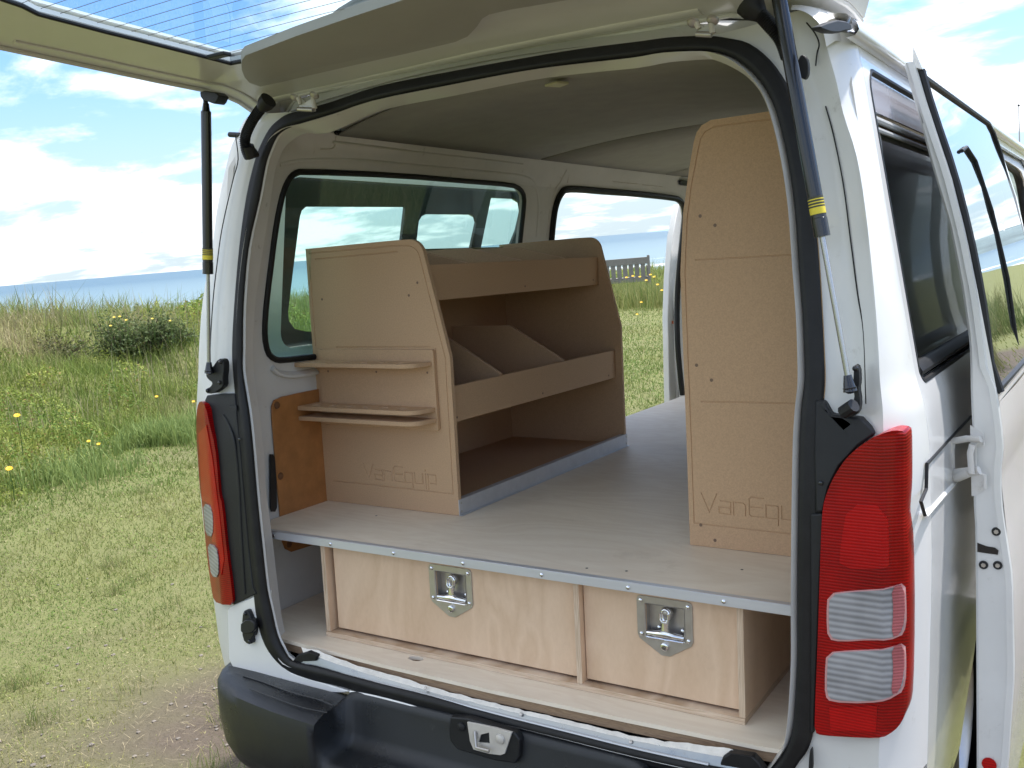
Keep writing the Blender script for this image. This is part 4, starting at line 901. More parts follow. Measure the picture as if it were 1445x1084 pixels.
for x0, x1 in ((-.537, -.5245), (.163, .1755), (.511, .5235)):
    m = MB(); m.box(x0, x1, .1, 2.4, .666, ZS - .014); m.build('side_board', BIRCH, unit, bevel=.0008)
    m = MB(); m.box(x0 + .0002, x1 - .0002, .0992, .0998, .6662, ZS - .019); m.build('board_edge', PLYV, unit)
DRF = .116
dts = []
for x0, x1 in ((-.512, .162), (.1775, .5095)):
    xc_ = -.161 if x0 < 0 else .358
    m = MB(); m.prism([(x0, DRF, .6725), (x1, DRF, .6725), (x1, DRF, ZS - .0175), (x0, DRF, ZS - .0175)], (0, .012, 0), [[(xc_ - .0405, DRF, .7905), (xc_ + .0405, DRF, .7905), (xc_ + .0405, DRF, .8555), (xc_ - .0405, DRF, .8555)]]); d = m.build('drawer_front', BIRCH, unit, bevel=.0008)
    m = MB(); m.box(x0 + .012, x1 - .012, DRF + .02, 1.0, .674, .684); m.box(x0 + .012, x0 + .022, DRF + .013, 1.0, .684, .85); m.box(x1 - .022, x1 - .012, DRF + .013, 1.0, .684, .85); m.box(x0 + .012, x1 - .012, .99, 1.0, .684, .85); m.build('drawer_box', BIRCH, unit)
    dts.append(d)
def latch(xc, ztop, parent):
    y = DRF - .0025
    W, H = .118, .120; x0, x1 = xc - W / 2, xc + W / 2; zb = ztop - .086
    o = arc(x1 - .010, ztop - .010, .010, 0, 90, 4) + arc(x0 + .010, ztop - .010, .010, 90, 180, 4) + [(x0, zb + .006), (x0 + .004, zb - .003), (xc - .009, ztop - H + .0025), (xc + .009, ztop - H + .0025), (x1 - .004, zb - .003), (x1, zb + .006)]
    h = [(x1 - .018, ztop - .082), (x1 - .018, ztop - .016), (x0 + .018, ztop - .016), (x0 + .018, ztop - .082)]
    m = MB(); m.prism([(x, y, z) for x, z in o], (0, .0024, 0), [[(x, y, z) for x, z in h]]); pl = m.build('latch', STEEL, parent, bevel=.0006)
    m = MB(); hb_ = [(xc + (x - xc) * .96, ztop - .049 + (z - ztop + .049) * .96) for x, z in h]
    m.loft([[(x, y - .0012, z) for x, z in [(xc + (a - xc) * 1.05, (ztop - .049) + (b - (ztop - .049)) * 1.05) for a, b in h]], [(x, y + .0005, z) for x, z in h], [(x, y + .020, z) for x, z in hb_]])
    m.f.append(tuple(range(2 * len(h), 3 * len(h)))); m.build('latch_cup', STEEL, pl)
    m = MB()
    # folding T handle: cross bar, stem and pivot eye
    m.tube([(x0 + .020, y + .004, ztop - .0765), (xc - .02, y + .002, ztop - .075), (xc, y, ztop - .072), (xc + .02, y + .002, ztop - .075), (x1 - .020, y + .004, ztop - .0765)], [.0050, .0062, .0085, .0062, .0050], 12)
    m.tube([(xc, y + .001, ztop - .072), (xc, y + .002, ztop - .055), (xc, y + .003, ztop - .046)], [.0095, .0078, .0095], 10, flat=.6, up=(0, 1, 0))
    m.build('latch_handle', CHROME, pl, smooth=60)
    m = MB(); m.tube([(xc + .008 * math.cos(a) + .001, y + .004, ztop - .036 + .012 * math.sin(a)) for a in np.linspace(0, 2 * math.pi, 21)[:-1]], .0034, 8, closed=True)
    m.tube([(xc - .009, y - .001, ztop - .030), (xc - .009, y - .001, ztop - .044), (xc - .004, y - .001, ztop - .049), (xc + .004, y - .001, ztop - .049), (xc + .009, y - .001, ztop - .044), (xc + .009, y - .001, ztop - .030)], .0022, 8)
    m.build('latch_pivot', CHROME, pl, smooth=60)
    m = MB(); m.dome((xc + .002, y + .010, ztop - .032), (0, -1, 0), .013, .008, 16); m.build('pivot_boss', BLKG if False else STEEL, pl)
    MB().cyl((x0 + .02, y - .0008, ztop - .0835), (x1 - .02, y - .0008, ztop - .0835), .0016, 8).build('cup_lip', CHROME, pl)
    m = MB(); m.tube([(xc + .0, y - .000, ztop - .098), (xc, y - .005, ztop - .098), (xc, y - .0058, ztop - .098)], [.0085, .008, .0065], 16); m.tube([(xc, y - .0058, ztop - .098), (xc, y - .0045, ztop - .098)], [.0045, .003], 12); m.build('lock_barrel', CHROME, pl)
    for sx, sz in ((x0 + .009, ztop - .010), (x1 - .009, ztop - .010), (x0 + .009, ztop - .079), (x1 - .009, ztop - .079), (xc - .018, ztop - .066), (xc + .032, ztop - .066)):
        MB().dome((sx, y if abs(sx - xc) > .04 else y + .014, sz), (0, -1, 0), .0046, .0034).build('latch_rivet', CHROME, pl)
latch(-.161, .872, dts[0]); latch(.358, .872, dts[1])

# ================================================================== LOW SHELVING UNIT ON THE LEFT
rack = empty('shelving_unit'); tag(rack, 'low MDF shelving unit with divided bins and a tool holder, left on the deck', 'shelving unit')
PY0 = .385
EO = [(-.790, ZS + .001), (-.787, 1.606)] + arc(-.44, 1.572, .040, 92, 25, 7) + [(-.372, 1.53), (-.323, 1.313), (-.3225, ZS + .001)]
EO = [(-.790, ZS + .001), (-.787, 1.606), (-.47, 1.6125)] + arc(-.430, 1.567, .045, 90, 18, 7) + [(-.3235, 1.315), (-.3225, ZS + .001)]
m = MB(); m.prism([(x, PY0, z) for x, z in EO], (0, .0125, 0)); fpn = m.build('end_panel', MDF, rack, smooth=30)
gin = [(-.774, 1.5935), (-.475, 1.5985)] + arc(-.435, 1.560, .037, 88, 18, 5) + [(-.3375, 1.312), (-.3375, .962), (-.745, .965)]
V0x, wl_ = -.634, .285
polys = [gin, [(-.752, 1.577), (-.47, 1.583)], [(-.776, 1.560), (-.776, 1.34)], [(-.70, 1.338), (-.385, 1.340)], [(-.366, 1.335), (-.366, 1.13)]]
polys += word('VanEquip', -.634, .981, .040, 1.04)
carve(fpn, polys, PY0, .0040, .0020)
carve_bev = fpn
for p in [(454,422),(577,399),(589,417),(569.5,399)]:
    pass
DULL = mat('dull_screw', (.20, .13, .09), .5, metal=.3)
def screwhole(px, py, y, par, r=.0035):
    q = at(px, py, 'Y', y); MB().tube([(q[0], y - .0003, q[2]), (q[0], y + .0005, q[2])], [r, r * .8], 10).build('screw', DULL, par)
for p in [(454.5,422.5),(589,399),(577,417)]: screwhole(*p, PY0, fpn)
m = MB(); m.prism([(x, 1.356, z) for x, z in EO], (0, .0125, 0)); m.build('end_panel', MDF, rack, bevel=.0015)
# front rails, shelves, dividers, back
def rail(x, z0, z1, y0=.398, y1=1.3555):
    m = MB(); m.box(x - .012, x, y0, y1, z0, z1); r = m.build('front_rail', MDF, rack, bevel=.0012)
    return r
xr1, xr2 = -.397, -.346
r1 = rail(xr1, 1.4535, 1.5455); r2 = rail(xr2, 1.1405, 1.234)
for (px, py), x in (((837,395),xr1),((741,404),xr1),((859,530),xr2),((766,555),xr2),((645,589),xr2)):
    q = at(px, py, 'X', x); MB().dome((x, q[1], q[2]), (1, 0, 0), .0032, .001).build('screw', DULL, r1 if x == xr1 else r2)
m = MB(); m.box(-.772, xr1 - .0125, .398, 1.3555, 1.456, 1.466); m.build('shelf', MDF, rack)
m = MB(); m.box(-.779, -.772, .398, 1.3555, 1.30, 1.598); m.build('back_panel', MDF, rack, bevel=.001)
m = MB(); m.box(-.781, -.772, .398, 1.3555, ZS + .001, 1.298); m.build('back_panel', MDF, rack)
for y in (.602, .883, 1.142):
    m = MB(); m.prism([(-.7715, y, 1.4665), (xr1 - .0125, y, 1.4665), (xr1 - .0125, y, 1.5465), (-.592, y, 1.590), (-.7715, y, 1.590)], (0, .009, 0)); dv_ = m.build('divider', MDF, rack)
    m = MB(); m.prism([(xr1 - .0126, y - .0004, 1.5466), (-.592, y - .0004, 1.5902), (-.7714, y - .0004, 1.5902), (-.7714, y - .0004, 1.5914), (-.5918, y - .0004, 1.5914), (xr1 - .0126, y - .0004, 1.5478)], (0, .0098, 0)); m.build('divider_edge', MDFE, dv_)
m = MB(); m.box(-.772, xr2 - .0125, .398, 1.3555, 1.142, 1.152); m.build('shelf', MDF, rack)
for y in (.668, 1.022):
    m = MB(); m.prism([(-.7715, y, 1.1525), (xr2 - .0125, y, 1.1525), (xr2 - .0125, y, 1.2345), (-.547, y, 1.3425), (-.7715, y, 1.3425)], (0, .009, 0)); dv_ = m.build('divider', MDF, rack)
    m = MB(); m.prism([(xr2 - .0126, y - .0004, 1.2347), (-.547, y - .0004, 1.3427), (-.7714, y - .0004, 1.3427), (-.7714, y - .0004, 1.3440), (-.5467, y - .0004, 1.3440), (xr2 - .0126, y - .0004, 1.2361)], (0, .0098, 0)); m.build('divider_edge', MDFE, dv_)
m = MB(); m.box(-.772, -.340, .398, 1.3555, ZS + .001, ZS + .012); m.build('shelf', MDF, rack)
m = MB(); m.box(-.3220, -.3200, .3835, 1.3700, ZS + .0008, ZS + .042); m.box(-.3200, -.3125, .384, 1.3700, ZS + .0008, ZS + .0026); m.box(-.34, -.3225, .3985, 1.3555, ZS + .040, ZS + .042)
aa = m.build('aluminium_angle', ALU, rack, bevel=.0004)
for y in (.392, 1.362):
    for z in (.916, .938): MB().dome((-.3200, y, z), (1, 0, 0), .0035, .0018).build('screw', STEEL, aa)
# tool holder: back board and three slotted ledges
m = MB(); m.prism([(-.760, PY0, 1.125), (-.760, PY0, 1.333), (-.372, PY0, 1.333), (-.368, PY0, 1.330), (-.366, PY0, 1.128), (-.372, PY0, 1.125)], (0, -.010, 0)); th = m.build('tool_holder', MDF, rack, bevel=.0012)
for p in [(463,524),(531,525),(603,526)]: screwhole(*p, PY0 - .0105, th, .003)
def ledge(z, dep, holes, thick, xr=-.375):
    y1 = PY0 - .0105; y0 = y1 - dep
    o = [(-.790, y1)] + arc(-.775, y0 + .018, .018, 180, 270, 5) + arc(xr - .05, y0 + .045, .045, 270, 340, 6) + [(xr, y1 - .004), (xr, y1)]
    hs = []
    for hx_ in holes: hs.append([(hx_ + .013 * math.cos(a), (y0 + y1) / 2 - .004 + .013 * math.sin(a), z) for a in np.linspace(0, 2 * math.pi, 17)[:-1]])
    m = MB(); m.prism([(x, y, z) for x, y in o], (0, 0, -thick), hs); return m.build('ledge', MDF, th, bevel=.0012)
ledge(1.303, .070, [-.74 + k * .0585 for k in range(6)], .011); ledge(1.186, .075, [-.74 + k * .0585 for k in range(6)], .011, -.372); ledge(1.158, .075, [], .011, -.370)

# ================================================================== TALL SHELVING UNIT ON THE RIGHT
tall = empty('tall_shelving_unit'); tag(tall, 'tall MDF shelving unit with engraved end panel on the right of the deck', 'shelving unit')
TY = .368
TO = [(.3105, ZS + .001), (.3065, 1.21), (.3065, 1.50)]
TL = [(968,600),(963,470),(960,385),(964,300),(973,235),(979,200),(983,187),(990,177),(1003,169.5),(1040,164),(1080,158)]
TOp = [(at(*p, 'Y', TY)[0], at(*p, 'Y', TY)[2]) for p in TL]
TOo = [(.311, ZS + .001)] + TOp + [(.60, 1.816), (.69, 1.79), (.735, 1.45), (.755, 1.30), (.768, ZS + .001)]
m = MB(); m.prism([(x, TY, z) for x, z in TOo], (0, .0125, 0)); tpn = m.build('end_panel', MDF, tall, smooth=30)
GR = [(1125,165),(1060,172),(1008,179),(995,187),(989,196),(985,215),(976,262),(970,310),(967,385),(970,470),(975,600),(980,738),(1120,754)]
grv = [(at(*p, 'Y', TY)[0], at(*p, 'Y', TY)[2]) for p in GR]
q1 = [(at(*p, 'Y', TY)[0], at(*p, 'Y', TY)[2]) for p in [(982,367),(1040,364),(1130,359)]]; q2 = [(at(*p, 'Y', TY)[0], at(*p, 'Y', TY)[2]) for p in [(990,567),(1060,568),(1135,570)]]
polys = [grv, q1, q2] + word('VanEquip', .341, .984, .041, 1.02)
carve(tpn, polys, TY, .0036, .0017)
for p in [(988,305),(1009,318),(983,515.5),(1004,536.5),(989,741),(1009,762.5)]: screwhole(*p, TY, tpn, .0038)
m = MB(); m.prism([(x, 1.55, z) for x, z in TOo], (0, .0125, 0)); m.build('end_panel', MDF, tall)
m = MB(); m.prism([(.762, .381, ZS + .001), (.748, .381, 1.30), (.728, .381, 1.45), (.68, .381, 1.78), (.676, .381, 1.78), (.722, .381, 1.45), (.742, .381, 1.30), (.755, .381, ZS + .001)], (0, 1.168, 0)); m.build('back_panel', MDF, tall)
for z in (.907, 1.15, 1.38, 1.60):
    x1 = lerp(z, [.9, 1.3, 1.45, 1.78], [.752, .738, .718, .672])
    m = MB(); m.box(.335, x1, .381, 1.549, z, z + .011); m.build('shelf', MDF, tall); m = MB(); m.box(.325, .335, .381, 1.549, z, z + .085); m.build('front_rail', MDF, tall)

# ================================================================== LAND, SEA, PLANTS
def fbm(x, y, sc_, oc=4):
    v = 0; a = 1.; tot = 0
    for k in range(oc):
        v += a * noise.noise(Vector((x * sc_, y * sc_, 3.7 + k * 11))); tot += a; a *= .5; sc_ *= 2.03
    return v / tot
def border(y): return float(np.interp(y, [-30, -6, 2.3, 4.8, 10, 21, 40, 90], [-9, -5.4, -5.8, -7.0, -7.9, -9.2, -14, -40]))
def sstep(a, b, t):
    t = min(1, max(0, (t - a) / (b - a))); return t * t * (3 - 2 * t)
SN = Vector((-.74, .67, 0))
def ground(x, y):
    s = border(y) + .35 * noise.noise(Vector((y * .5, 0, 9))) - x
    u = SN.x * x + SN.y * y
    amp = lerp(y, [-10, 8, 16, 60], [.92, .84, .10, .1])
    h = amp * sstep(0, 4.5, s) * (1 + .35 * noise.noise(Vector((x * .35, y * .35, 1)))) + (.46 * noise.noise(Vector((x * .62, y * .62, 5))) * sstep(.3, 2, s))
    d = max(0, u - (12.5 if y < 12 else lerp(y, [12, 22], [13.5, 23.5])))
    h -= 5.6 * sstep(0, 95, d) + .0 * d
    if u > 100: h = min(h, -4.9) - .004 * (u - 100)
    r = math.hypot(x, y)
    if s < 0: h += .025 * noise.noise(Vector((x * .6, y * .6, 2))) * sstep(1.2, 3, r)
    # inland hills to the right
    if x > 6: h += .35 * sstep(6, 12, x) * (1 + noise.noise(Vector((x * .2, y * .2, 8))))
    return h
# ground material: mown grass, dry patches, bare earth
gm = bpy.data.materials.new('ground_soil'); gm.use_nodes = True; t = gm.node_tree; b = t.nodes['Principled BSDF']; b.inputs['Roughness'].default_value = .95; b.inputs['Specular IOR Level'].default_value = .15
geo = N(t, 'ShaderNodeNewGeometry')
na = N(t, 'ShaderNodeTexNoise', Scale=1.1, Detail=6.0, Roughness=.6); t.links.new(geo.outputs['Position'], na.inputs['Vector'])
nb = N(t, 'ShaderNodeTexNoise', Scale=38.0, Detail=6.0, Roughness=.7); t.links.new(geo.outputs['Position'], nb.inputs['Vector'])
at_ = N(t, 'ShaderNodeAttribute', _attribute_name='bare')
c1 = N(t, 'ShaderNodeMix', _data_type='RGBA'); c1.inputs[6].default_value = (.12, .15, .045, 1); c1.inputs[7].default_value = (.25, .24, .11, 1); t.links.new(nb.outputs[0], c1.inputs['Factor'])
c2 = N(t, 'ShaderNodeMix', _data_type='RGBA'); c2.inputs[6].default_value = (.18, .146, .112, 1); c2.inputs[7].default_value = (.085, .070, .053, 1); t.links.new(nb.outputs[0], c2.inputs['Factor'])
c3 = N(t, 'ShaderNodeMix', _data_type='RGBA'); t.links.new(c1.outputs[2], c3.inputs[6]); t.links.new(c2.outputs[2], c3.inputs[7])
t.links.new(mth(t, 'ADD', at_.outputs['Fac'], mth(t, 'MULTIPLY', mth(t, 'SUBTRACT', na.outputs[0], .5), .8), True), c3.inputs['Factor'])
t.links.new(c3.outputs[2], b.inputs['Base Color'])
bp = N(t, 'ShaderNodeBump', Strength=.9, Distance=.02); t.links.new(nb.outputs[0], bp.inputs['Height']); t.links.new(bp.outputs[0], b.inputs['Normal'])
def bare(x, y):
    # worn patch beside the rear corner, as in the picture
    v = math.exp(-(((x + 1.65) / .6) ** 2 + ((y - .75) / .5) ** 2)) * 1.25 + .6 * math.exp(-(((x + 2.2) / .5) ** 2 + ((y + .05) / .35) ** 2)) + .5 * math.exp(-(((x - 2.2) / 1.0) ** 2 + ((y - 1) / 3) ** 2))
    v += 1.1 * sstep(-1.5, -1.1, x + .25 * noise.noise(Vector((x * 2, y * 2, 4)))) * sstep(1.0, .2, y if x < .9 else 0) * sstep(-7, -4, y) * sstep(4.5, 3, x) if y < 1.2 or x > .8 else 0  # unseen bare earth under and behind the van, added to neutralise bounced light
    v += .28 * max(0, fbm(x + 5, y, .9)) * 2
    return max(0, min(1, v + .45 * fbm(x, y, 2.2) * (v > .12)))
g1 = np.sinh(np.linspace(-8.3, 8.3, 341)); g1 = g1 / g1[-1] * 9000
gx = g1 - 3.0; gy = g1 + 3.0
V = np.empty((len(gx) * len(gy), 3)); br = np.zeros(len(V)); i = 0
for yy in gy:
    for xx in gx:
        V[i] = (xx, yy, ground(xx, yy)); 
        if abs(xx) < 12 and abs(yy) < 15: br[i] = bare(xx, yy)
        i += 1
nx = len(gx); idx = np.arange(len(V)).reshape(len(gy), nx)
F = np.stack([idx[:-1, :-1], idx[:-1, 1:], idx[1:, 1:], idx[1:, :-1]], -1).reshape(-1, 4)
def npmesh(name, V, F, mt, attrs=None, smooth=False):
    me = bpy.data.meshes.new(name); k = F.shape[1]
    me.vertices.add(len(V)); me.vertices.foreach_set('co', np.ascontiguousarray(V, np.float32).ravel())
    me.loops.add(F.size); me.loops.foreach_set('vertex_index', F.astype(np.int32).ravel())
    me.polygons.add(len(F)); me.polygons.foreach_set('loop_start', np.arange(0, F.size, k, dtype=np.int32)); 
    me.update(calc_edges=True)
    if smooth: me.shade_smooth()
    for an, (typ, arr) in (attrs or {}).items():
        a = me.attributes.new(an, typ, 'POINT')
        a.data.foreach_set('color' if typ == 'FLOAT_COLOR' else 'value', np.ascontiguousarray(arr, np.float32).ravel())
    me.materials.append(mt); o = bpy.data.objects.new(name, me); col.objects.link(o); return o
go_ = npmesh('ground', V, F, gm, {'bare': ('FLOAT', br)}, True); tag(go_, kind='structure')

# sea
sm = bpy.data.materials.new('sea_water'); sm.use_nodes = True; t = sm.node_tree; b = t.nodes['Principled BSDF']; b.inputs['Roughness'].default_value = .35
geo = N(t, 'ShaderNodeNewGeometry'); mpn = N(t, 'ShaderNodeMapping'); mpn.inputs['Rotation'].default_value = (0, 0, R(-48)); mpn.inputs['Scale'].default_value = (1, .22, 1); t.links.new(geo.outputs['Position'], mpn.inputs[0])
n1 = N(t, 'ShaderNodeTexNoise', Scale=.12, Detail=6.0, Roughness=.6); t.links.new(mpn.outputs[0], n1.inputs['Vector'])
bp = N(t, 'ShaderNodeBump', Strength=.5, Distance=1.5); t.links.new(n1.outputs[0], bp.inputs['Height']); t.links.new(bp.outputs[0], b.inputs['Normal'])
dt = N(t, 'ShaderNodeVectorMath', _operation='DOT_PRODUCT'); t.links.new(geo.outputs['Position'], dt.inputs[0]); dt.inputs[1].default_value = tuple(SN)
n2 = N(t, 'ShaderNodeTexNoise', Scale=.035, Detail=4.0); t.links.new(geo.outputs['Position'], n2.inputs['Vector'])
u = mth(t, 'ADD', dt.outputs['Value'], mth(t, 'MULTIPLY', mth(t, 'SUBTRACT', n2.outputs[0], .5), 34.))
def band(c, w): return mth(t, 'SUBTRACT', 1.0, mth(t, 'DIVIDE', mth(t, 'ABSOLUTE', mth(t, 'SUBTRACT', u, c)), w), True)
fo2 = mth(t, 'MAXIMUM', band(128., 26.), mth(t, 'MAXIMUM', mth(t, 'MULTIPLY', band(170., 12.), .9), mth(t, 'MULTIPLY', band(212., 7.), .5)))
n3 = N(t, 'ShaderNodeTexNoise', Scale=.5, Detail=6.0, Roughness=.7); t.links.new(mpn.outputs[0], n3.inputs['Vector'])
fr_ = N(t, 'ShaderNodeMapRange', _interpolation_type='SMOOTHSTEP'); t.links.new(mth(t, 'ADD', fo2, mth(t, 'MULTIPLY', mth(t, 'SUBTRACT', n3.outputs[0], .5), 1.1)), fr_.inputs['Value']); fr_.inputs['From Min'].default_value = .4; fr_.inputs['From Max'].default_value = .62
near_ = N(t, 'ShaderNodeMapRange'); t.links.new(dt.outputs['Value'], near_.inputs['Value']); near_.inputs['From Min'].default_value = 120; near_.inputs['From Max'].default_value = 900
w0 = N(t, 'ShaderNodeMix', _data_type='RGBA'); t.links.new(near_.outputs[0], w0.inputs['Factor']); w0.inputs[6].default_value = (.16, .235, .235, 1); w0.inputs[7].default_value = (.055, .115, .14, 1)
w1_ = N(t, 'ShaderNodeMix', _data_type='RGBA'); t.links.new(fr_.outputs[0], w1_.inputs['Factor']); t.links.new(w0.outputs[2], w1_.inputs[6]); w1_.inputs[7].default_value = (.85, .87, .87, 1); t.links.new(w1_.outputs[2], b.inputs['Base Color'])
m = MB(); Z = -4.6; m.add([(-40000, -20000, Z), (40000, -20000, Z), (40000, 40000, Z), (-40000, 40000, Z)], [(0, 1, 2, 3)])
s_ = m.build('sea', sm, None, smooth=0); tag(s_, kind='structure')
# headland far out to sea and inland hills
hm = mat('far_headland', (.23, .33, .42), .9); hm2 = mat('hazy_hill', (.15, .20, .20), .95, var=.3, vscale=.01)  # distance haze is mixed into the hill colour
def ridge(name, c, d, L, H, W, mt, seed, n=60):
    c = Vector(c); d = Vector(d).normalized(); w = Vector((-d.y, d.x, 0)); rows = []
    for a in np.linspace(-1, 1, n):
        h = H * (1 - abs(a) ** 2.5) * (.65 + .5 * fbm(a * 2.5 + seed, seed, 1.3, 5)); p = c + d * (a * L / 2)
        rows.append([tuple(p + w * (q * W) + Vector((0, 0, -8 + h * math.exp(-(q * 2.2) ** 2)))) for q in np.linspace(-1, 1, 9)])
    o = MB().loft(rows, closed=False).build(name, mt, None, smooth=80); tag(o, kind='structure'); return o
dv = (TV.to_3x3() @ Vector(ray(950, 326))); dv.z = 0; dv.normalize()
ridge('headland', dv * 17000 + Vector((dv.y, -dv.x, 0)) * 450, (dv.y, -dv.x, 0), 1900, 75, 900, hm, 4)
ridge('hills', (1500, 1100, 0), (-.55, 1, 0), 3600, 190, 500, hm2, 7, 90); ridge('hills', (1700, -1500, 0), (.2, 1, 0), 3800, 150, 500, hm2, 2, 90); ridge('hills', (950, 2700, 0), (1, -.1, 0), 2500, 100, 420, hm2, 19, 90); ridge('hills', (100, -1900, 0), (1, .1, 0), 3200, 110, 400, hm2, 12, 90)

# ---- plant material: colour carried by each blade
def plantmat(name, trans=.35, rough=.6):
    m = bpy.data.materials.new(name); m.use_nodes = True; t = m.node_tree; b = t.nodes['Principled BSDF']; a = N(t, 'ShaderNodeAttribute', _attribute_name='tint')
    t.links.new(a.outputs['Color'], b.inputs['Base Color']); b.inputs['Roughness'].default_value = rough; b.inputs['Specular IOR Level'].default_value = .25
    tl_ = N(t, 'ShaderNodeBsdfTranslucent'); t.links.new(a.outputs['Color'], tl_.inputs[0]); x = N(t, 'ShaderNodeMixShader'); x.inputs[0].default_value = trans
    t.links.new(b.outputs[0], x.inputs[1]); t.links.new(tl_.outputs[0], x.inputs[2]); t.links.new(x.outputs[0], t.nodes['Material Output'].inputs[0]); return m
PLANT = plantmat('grass_blade')
gmemo = {}
def gz_np(X, Y):
    # bilinear lookup on the ground grid
    ix = np.clip(np.searchsorted(gx, X) - 1, 0, nx - 2); iy = np.clip(np.searchsorted(gy, Y) - 1, 0, len(gy) - 2)
    fx = (X - gx[ix]) / (gx[ix + 1] - gx[ix]); fy = (Y - gy[iy]) / (gy[iy + 1] - gy[iy]); Zg = V[:, 2].reshape(len(gy), nx)
    return Zg[iy, ix] * (1 - fx) * (1 - fy) + Zg[iy, ix + 1] * fx * (1 - fy) + Zg[iy + 1, ix] * (1 - fx) * fy + Zg[iy + 1, ix + 1] * fx * fy
CX, CY = TV @ Vector(CAM) @ Vector((1, 0, 0)) if False else (TV @ Vector(CAM)).x, (TV @ Vector(CAM)).y
def blades(name, X, Y, H, W, tint, lean, label, cat, seg=2, z0=None):
    n = len(X); z = gz_np(X, Y) if z0 is None else z0
    az = rng.uniform(0, 2 * np.pi, n); la = rng.uniform(0, 2 * np.pi, n); ln = rng.uniform(.1, 1, n) * lean * H
    wx, wy = np.cos(az) * W / 2, np.sin(az) * W / 2; lx, ly = np.cos(la) * ln, np.sin(la) * ln
    if seg == 1:
        P = np.stack([np.stack([X - wx, Y - wy, z - .005], 1), np.stack([X + wx, Y + wy, z - .005], 1), np.stack([X + lx, Y + ly, z + H * (1 - .3 * (ln / H))], 1)], 1)
        F = np.arange(3 * n).reshape(n, 3)
    else:
        hz2 = H * (1 - .35 * (ln / H) ** 2)
        P = np.stack([np.stack([X - wx, Y - wy, z - .01], 1), np.stack([X + wx, Y + wy, z - .01], 1), np.stack([X + wx * .75 + lx * .3, Y + wy * .75 + ly * .3, z + hz2 * .58], 1),
                      np.stack([X - wx * .75 + lx * .3, Y - wy * .75 + ly * .3, z + hz2 * .58], 1), np.stack([X + lx, Y + ly, z + hz2], 1)], 1)
        b = np.arange(n)[:, None] * 5; F = np.concatenate([b + [0, 1, 2], b + [0, 2, 3], b + [3, 2, 4]], 0)
    k = P.shape[1]; T = np.repeat(np.concatenate([tint, np.ones((n, 1))], 1), k, 0)
    o = npmesh(name, P.reshape(-1, 3), F, PLANT, {'tint': ('FLOAT_COLOR', T)}); tag(o, label, cat, kind='stuff'); return o
def noise2(X, Y, s, seed=0):
    # cheap smooth value noise in numpy
    r_ = np.random.default_rng(100 + seed); G_ = r_.random((256, 256)); x = X * s + 1000; y = Y * s + 1000
    xi = np.floor(x).astype(int); yi = np.floor(y).astype(int); fx = x - xi; fy = y - yi; fx = fx * fx * (3 - 2 * fx); fy = fy * fy * (3 - 2 * fy)
    g = lambda a, b: G_[a % 256, b % 256]
    return g(xi, yi) * (1 - fx) * (1 - fy) + g(xi + 1, yi) * fx * (1 - fy) + g(xi, yi + 1) * (1 - fx) * fy + g(xi + 1, yi + 1) * fx * fy
def scatter(n, a0, a1, r0, r1, p=1.0):
    """points round the camera's foot: azimuth range in degrees (from +Y, towards -X), density falling with distance"""
    a = R(1) * rng.uniform(a0, a1, n); r = r0 * (r1 / r0) ** (rng.random(n) ** p)
    return CX - np.sin(a) * r, CY + np.cos(a) * r, r
Bn = np.vectorize(border); 
def mixc(a, b, t): return np.array(a)[None] * (1 - t[:, None]) + np.array(b)[None] * t[:, None]
vb = np.vectorize(bare)
# mown lawn
X, Y, r = scatter(460000, 15, 92, 2.6, 30)
s = Bn(Y) - X; k = (s < .25) & ~((np.abs(X) < .8) & (Y > .05) & (Y < 4.2)); X, Y, r = X[k], Y[k], r[k]
bare_v = np.where(r < 9, vb(X, Y), 0.0); k = rng.random(len(X)) > np.clip(bare_v * 1.5 - .1, 0, .985); X, Y, r, bare_v = X[k], Y[k], r[k], bare_v[k]
nz = .5 * noise2(X, Y, 1.3, 1) + .5 * noise2(X, Y, .45, 51); nz2 = noise2(X, Y, 6., 2); dry = np.clip(.15 + 1.5 * (nz - .42) + .5 * (nz2 - .5) + .35 * np.clip((-X - 0) * -.05 + .2, 0, 1) + bare_v * .6 + rng.normal(0, .22, len(X)), 0, 1)
edge = np.clip((Bn(Y) - X + 2.4) / 2.2, 0, 1); dry *= (1 - .75 * edge)
tint = mixc((.135, .20, .045), (.33, .31, .12), dry) * rng.uniform(.75, 1.25, len(X))[:, None]
dead = rng.random(len(X)) < .05 + .18 * np.clip(bare_v, 0, 1); tint[dead] = np.array((.46, .39, .23)) * rng.uniform(.8, 1.1, (dead.sum(), 1))
H = .55 * (.012 + .030 * nz2 * (nz > .3) + .008) * np.clip(r / 5, .8, 2.2) * rng.uniform(.4, 1.7, len(X)); W = .0036 * np.clip(r / 3.5, 1, 5)
lX, lY, lr_, lt_ = X, Y, r, tint
blades('lawn_grass', X, Y, H, W, tint, 1.3, 'short mown grass with dry yellow patches round the van', 'grass', 1)
# lawn on the right of the van (seen beside and mirrored in the open door)
X, Y, r = scatter(40000, -62, 8, 2.2, 24); k = ~((np.abs(X) < .9) & (Y > 0)) & (X > .9); X, Y, r = X[k], Y[k], r[k]
tint = mixc((.14, .20, .045), (.36, .34, .14), rng.random(len(X)))
blades('lawn_grass', X, Y, .04 * rng.uniform(.6, 1.5, len(X)), .004 * np.clip(r / 3, 1, 6), tint, 1., 'short mown grass on the right of the van', 'grass', 1)
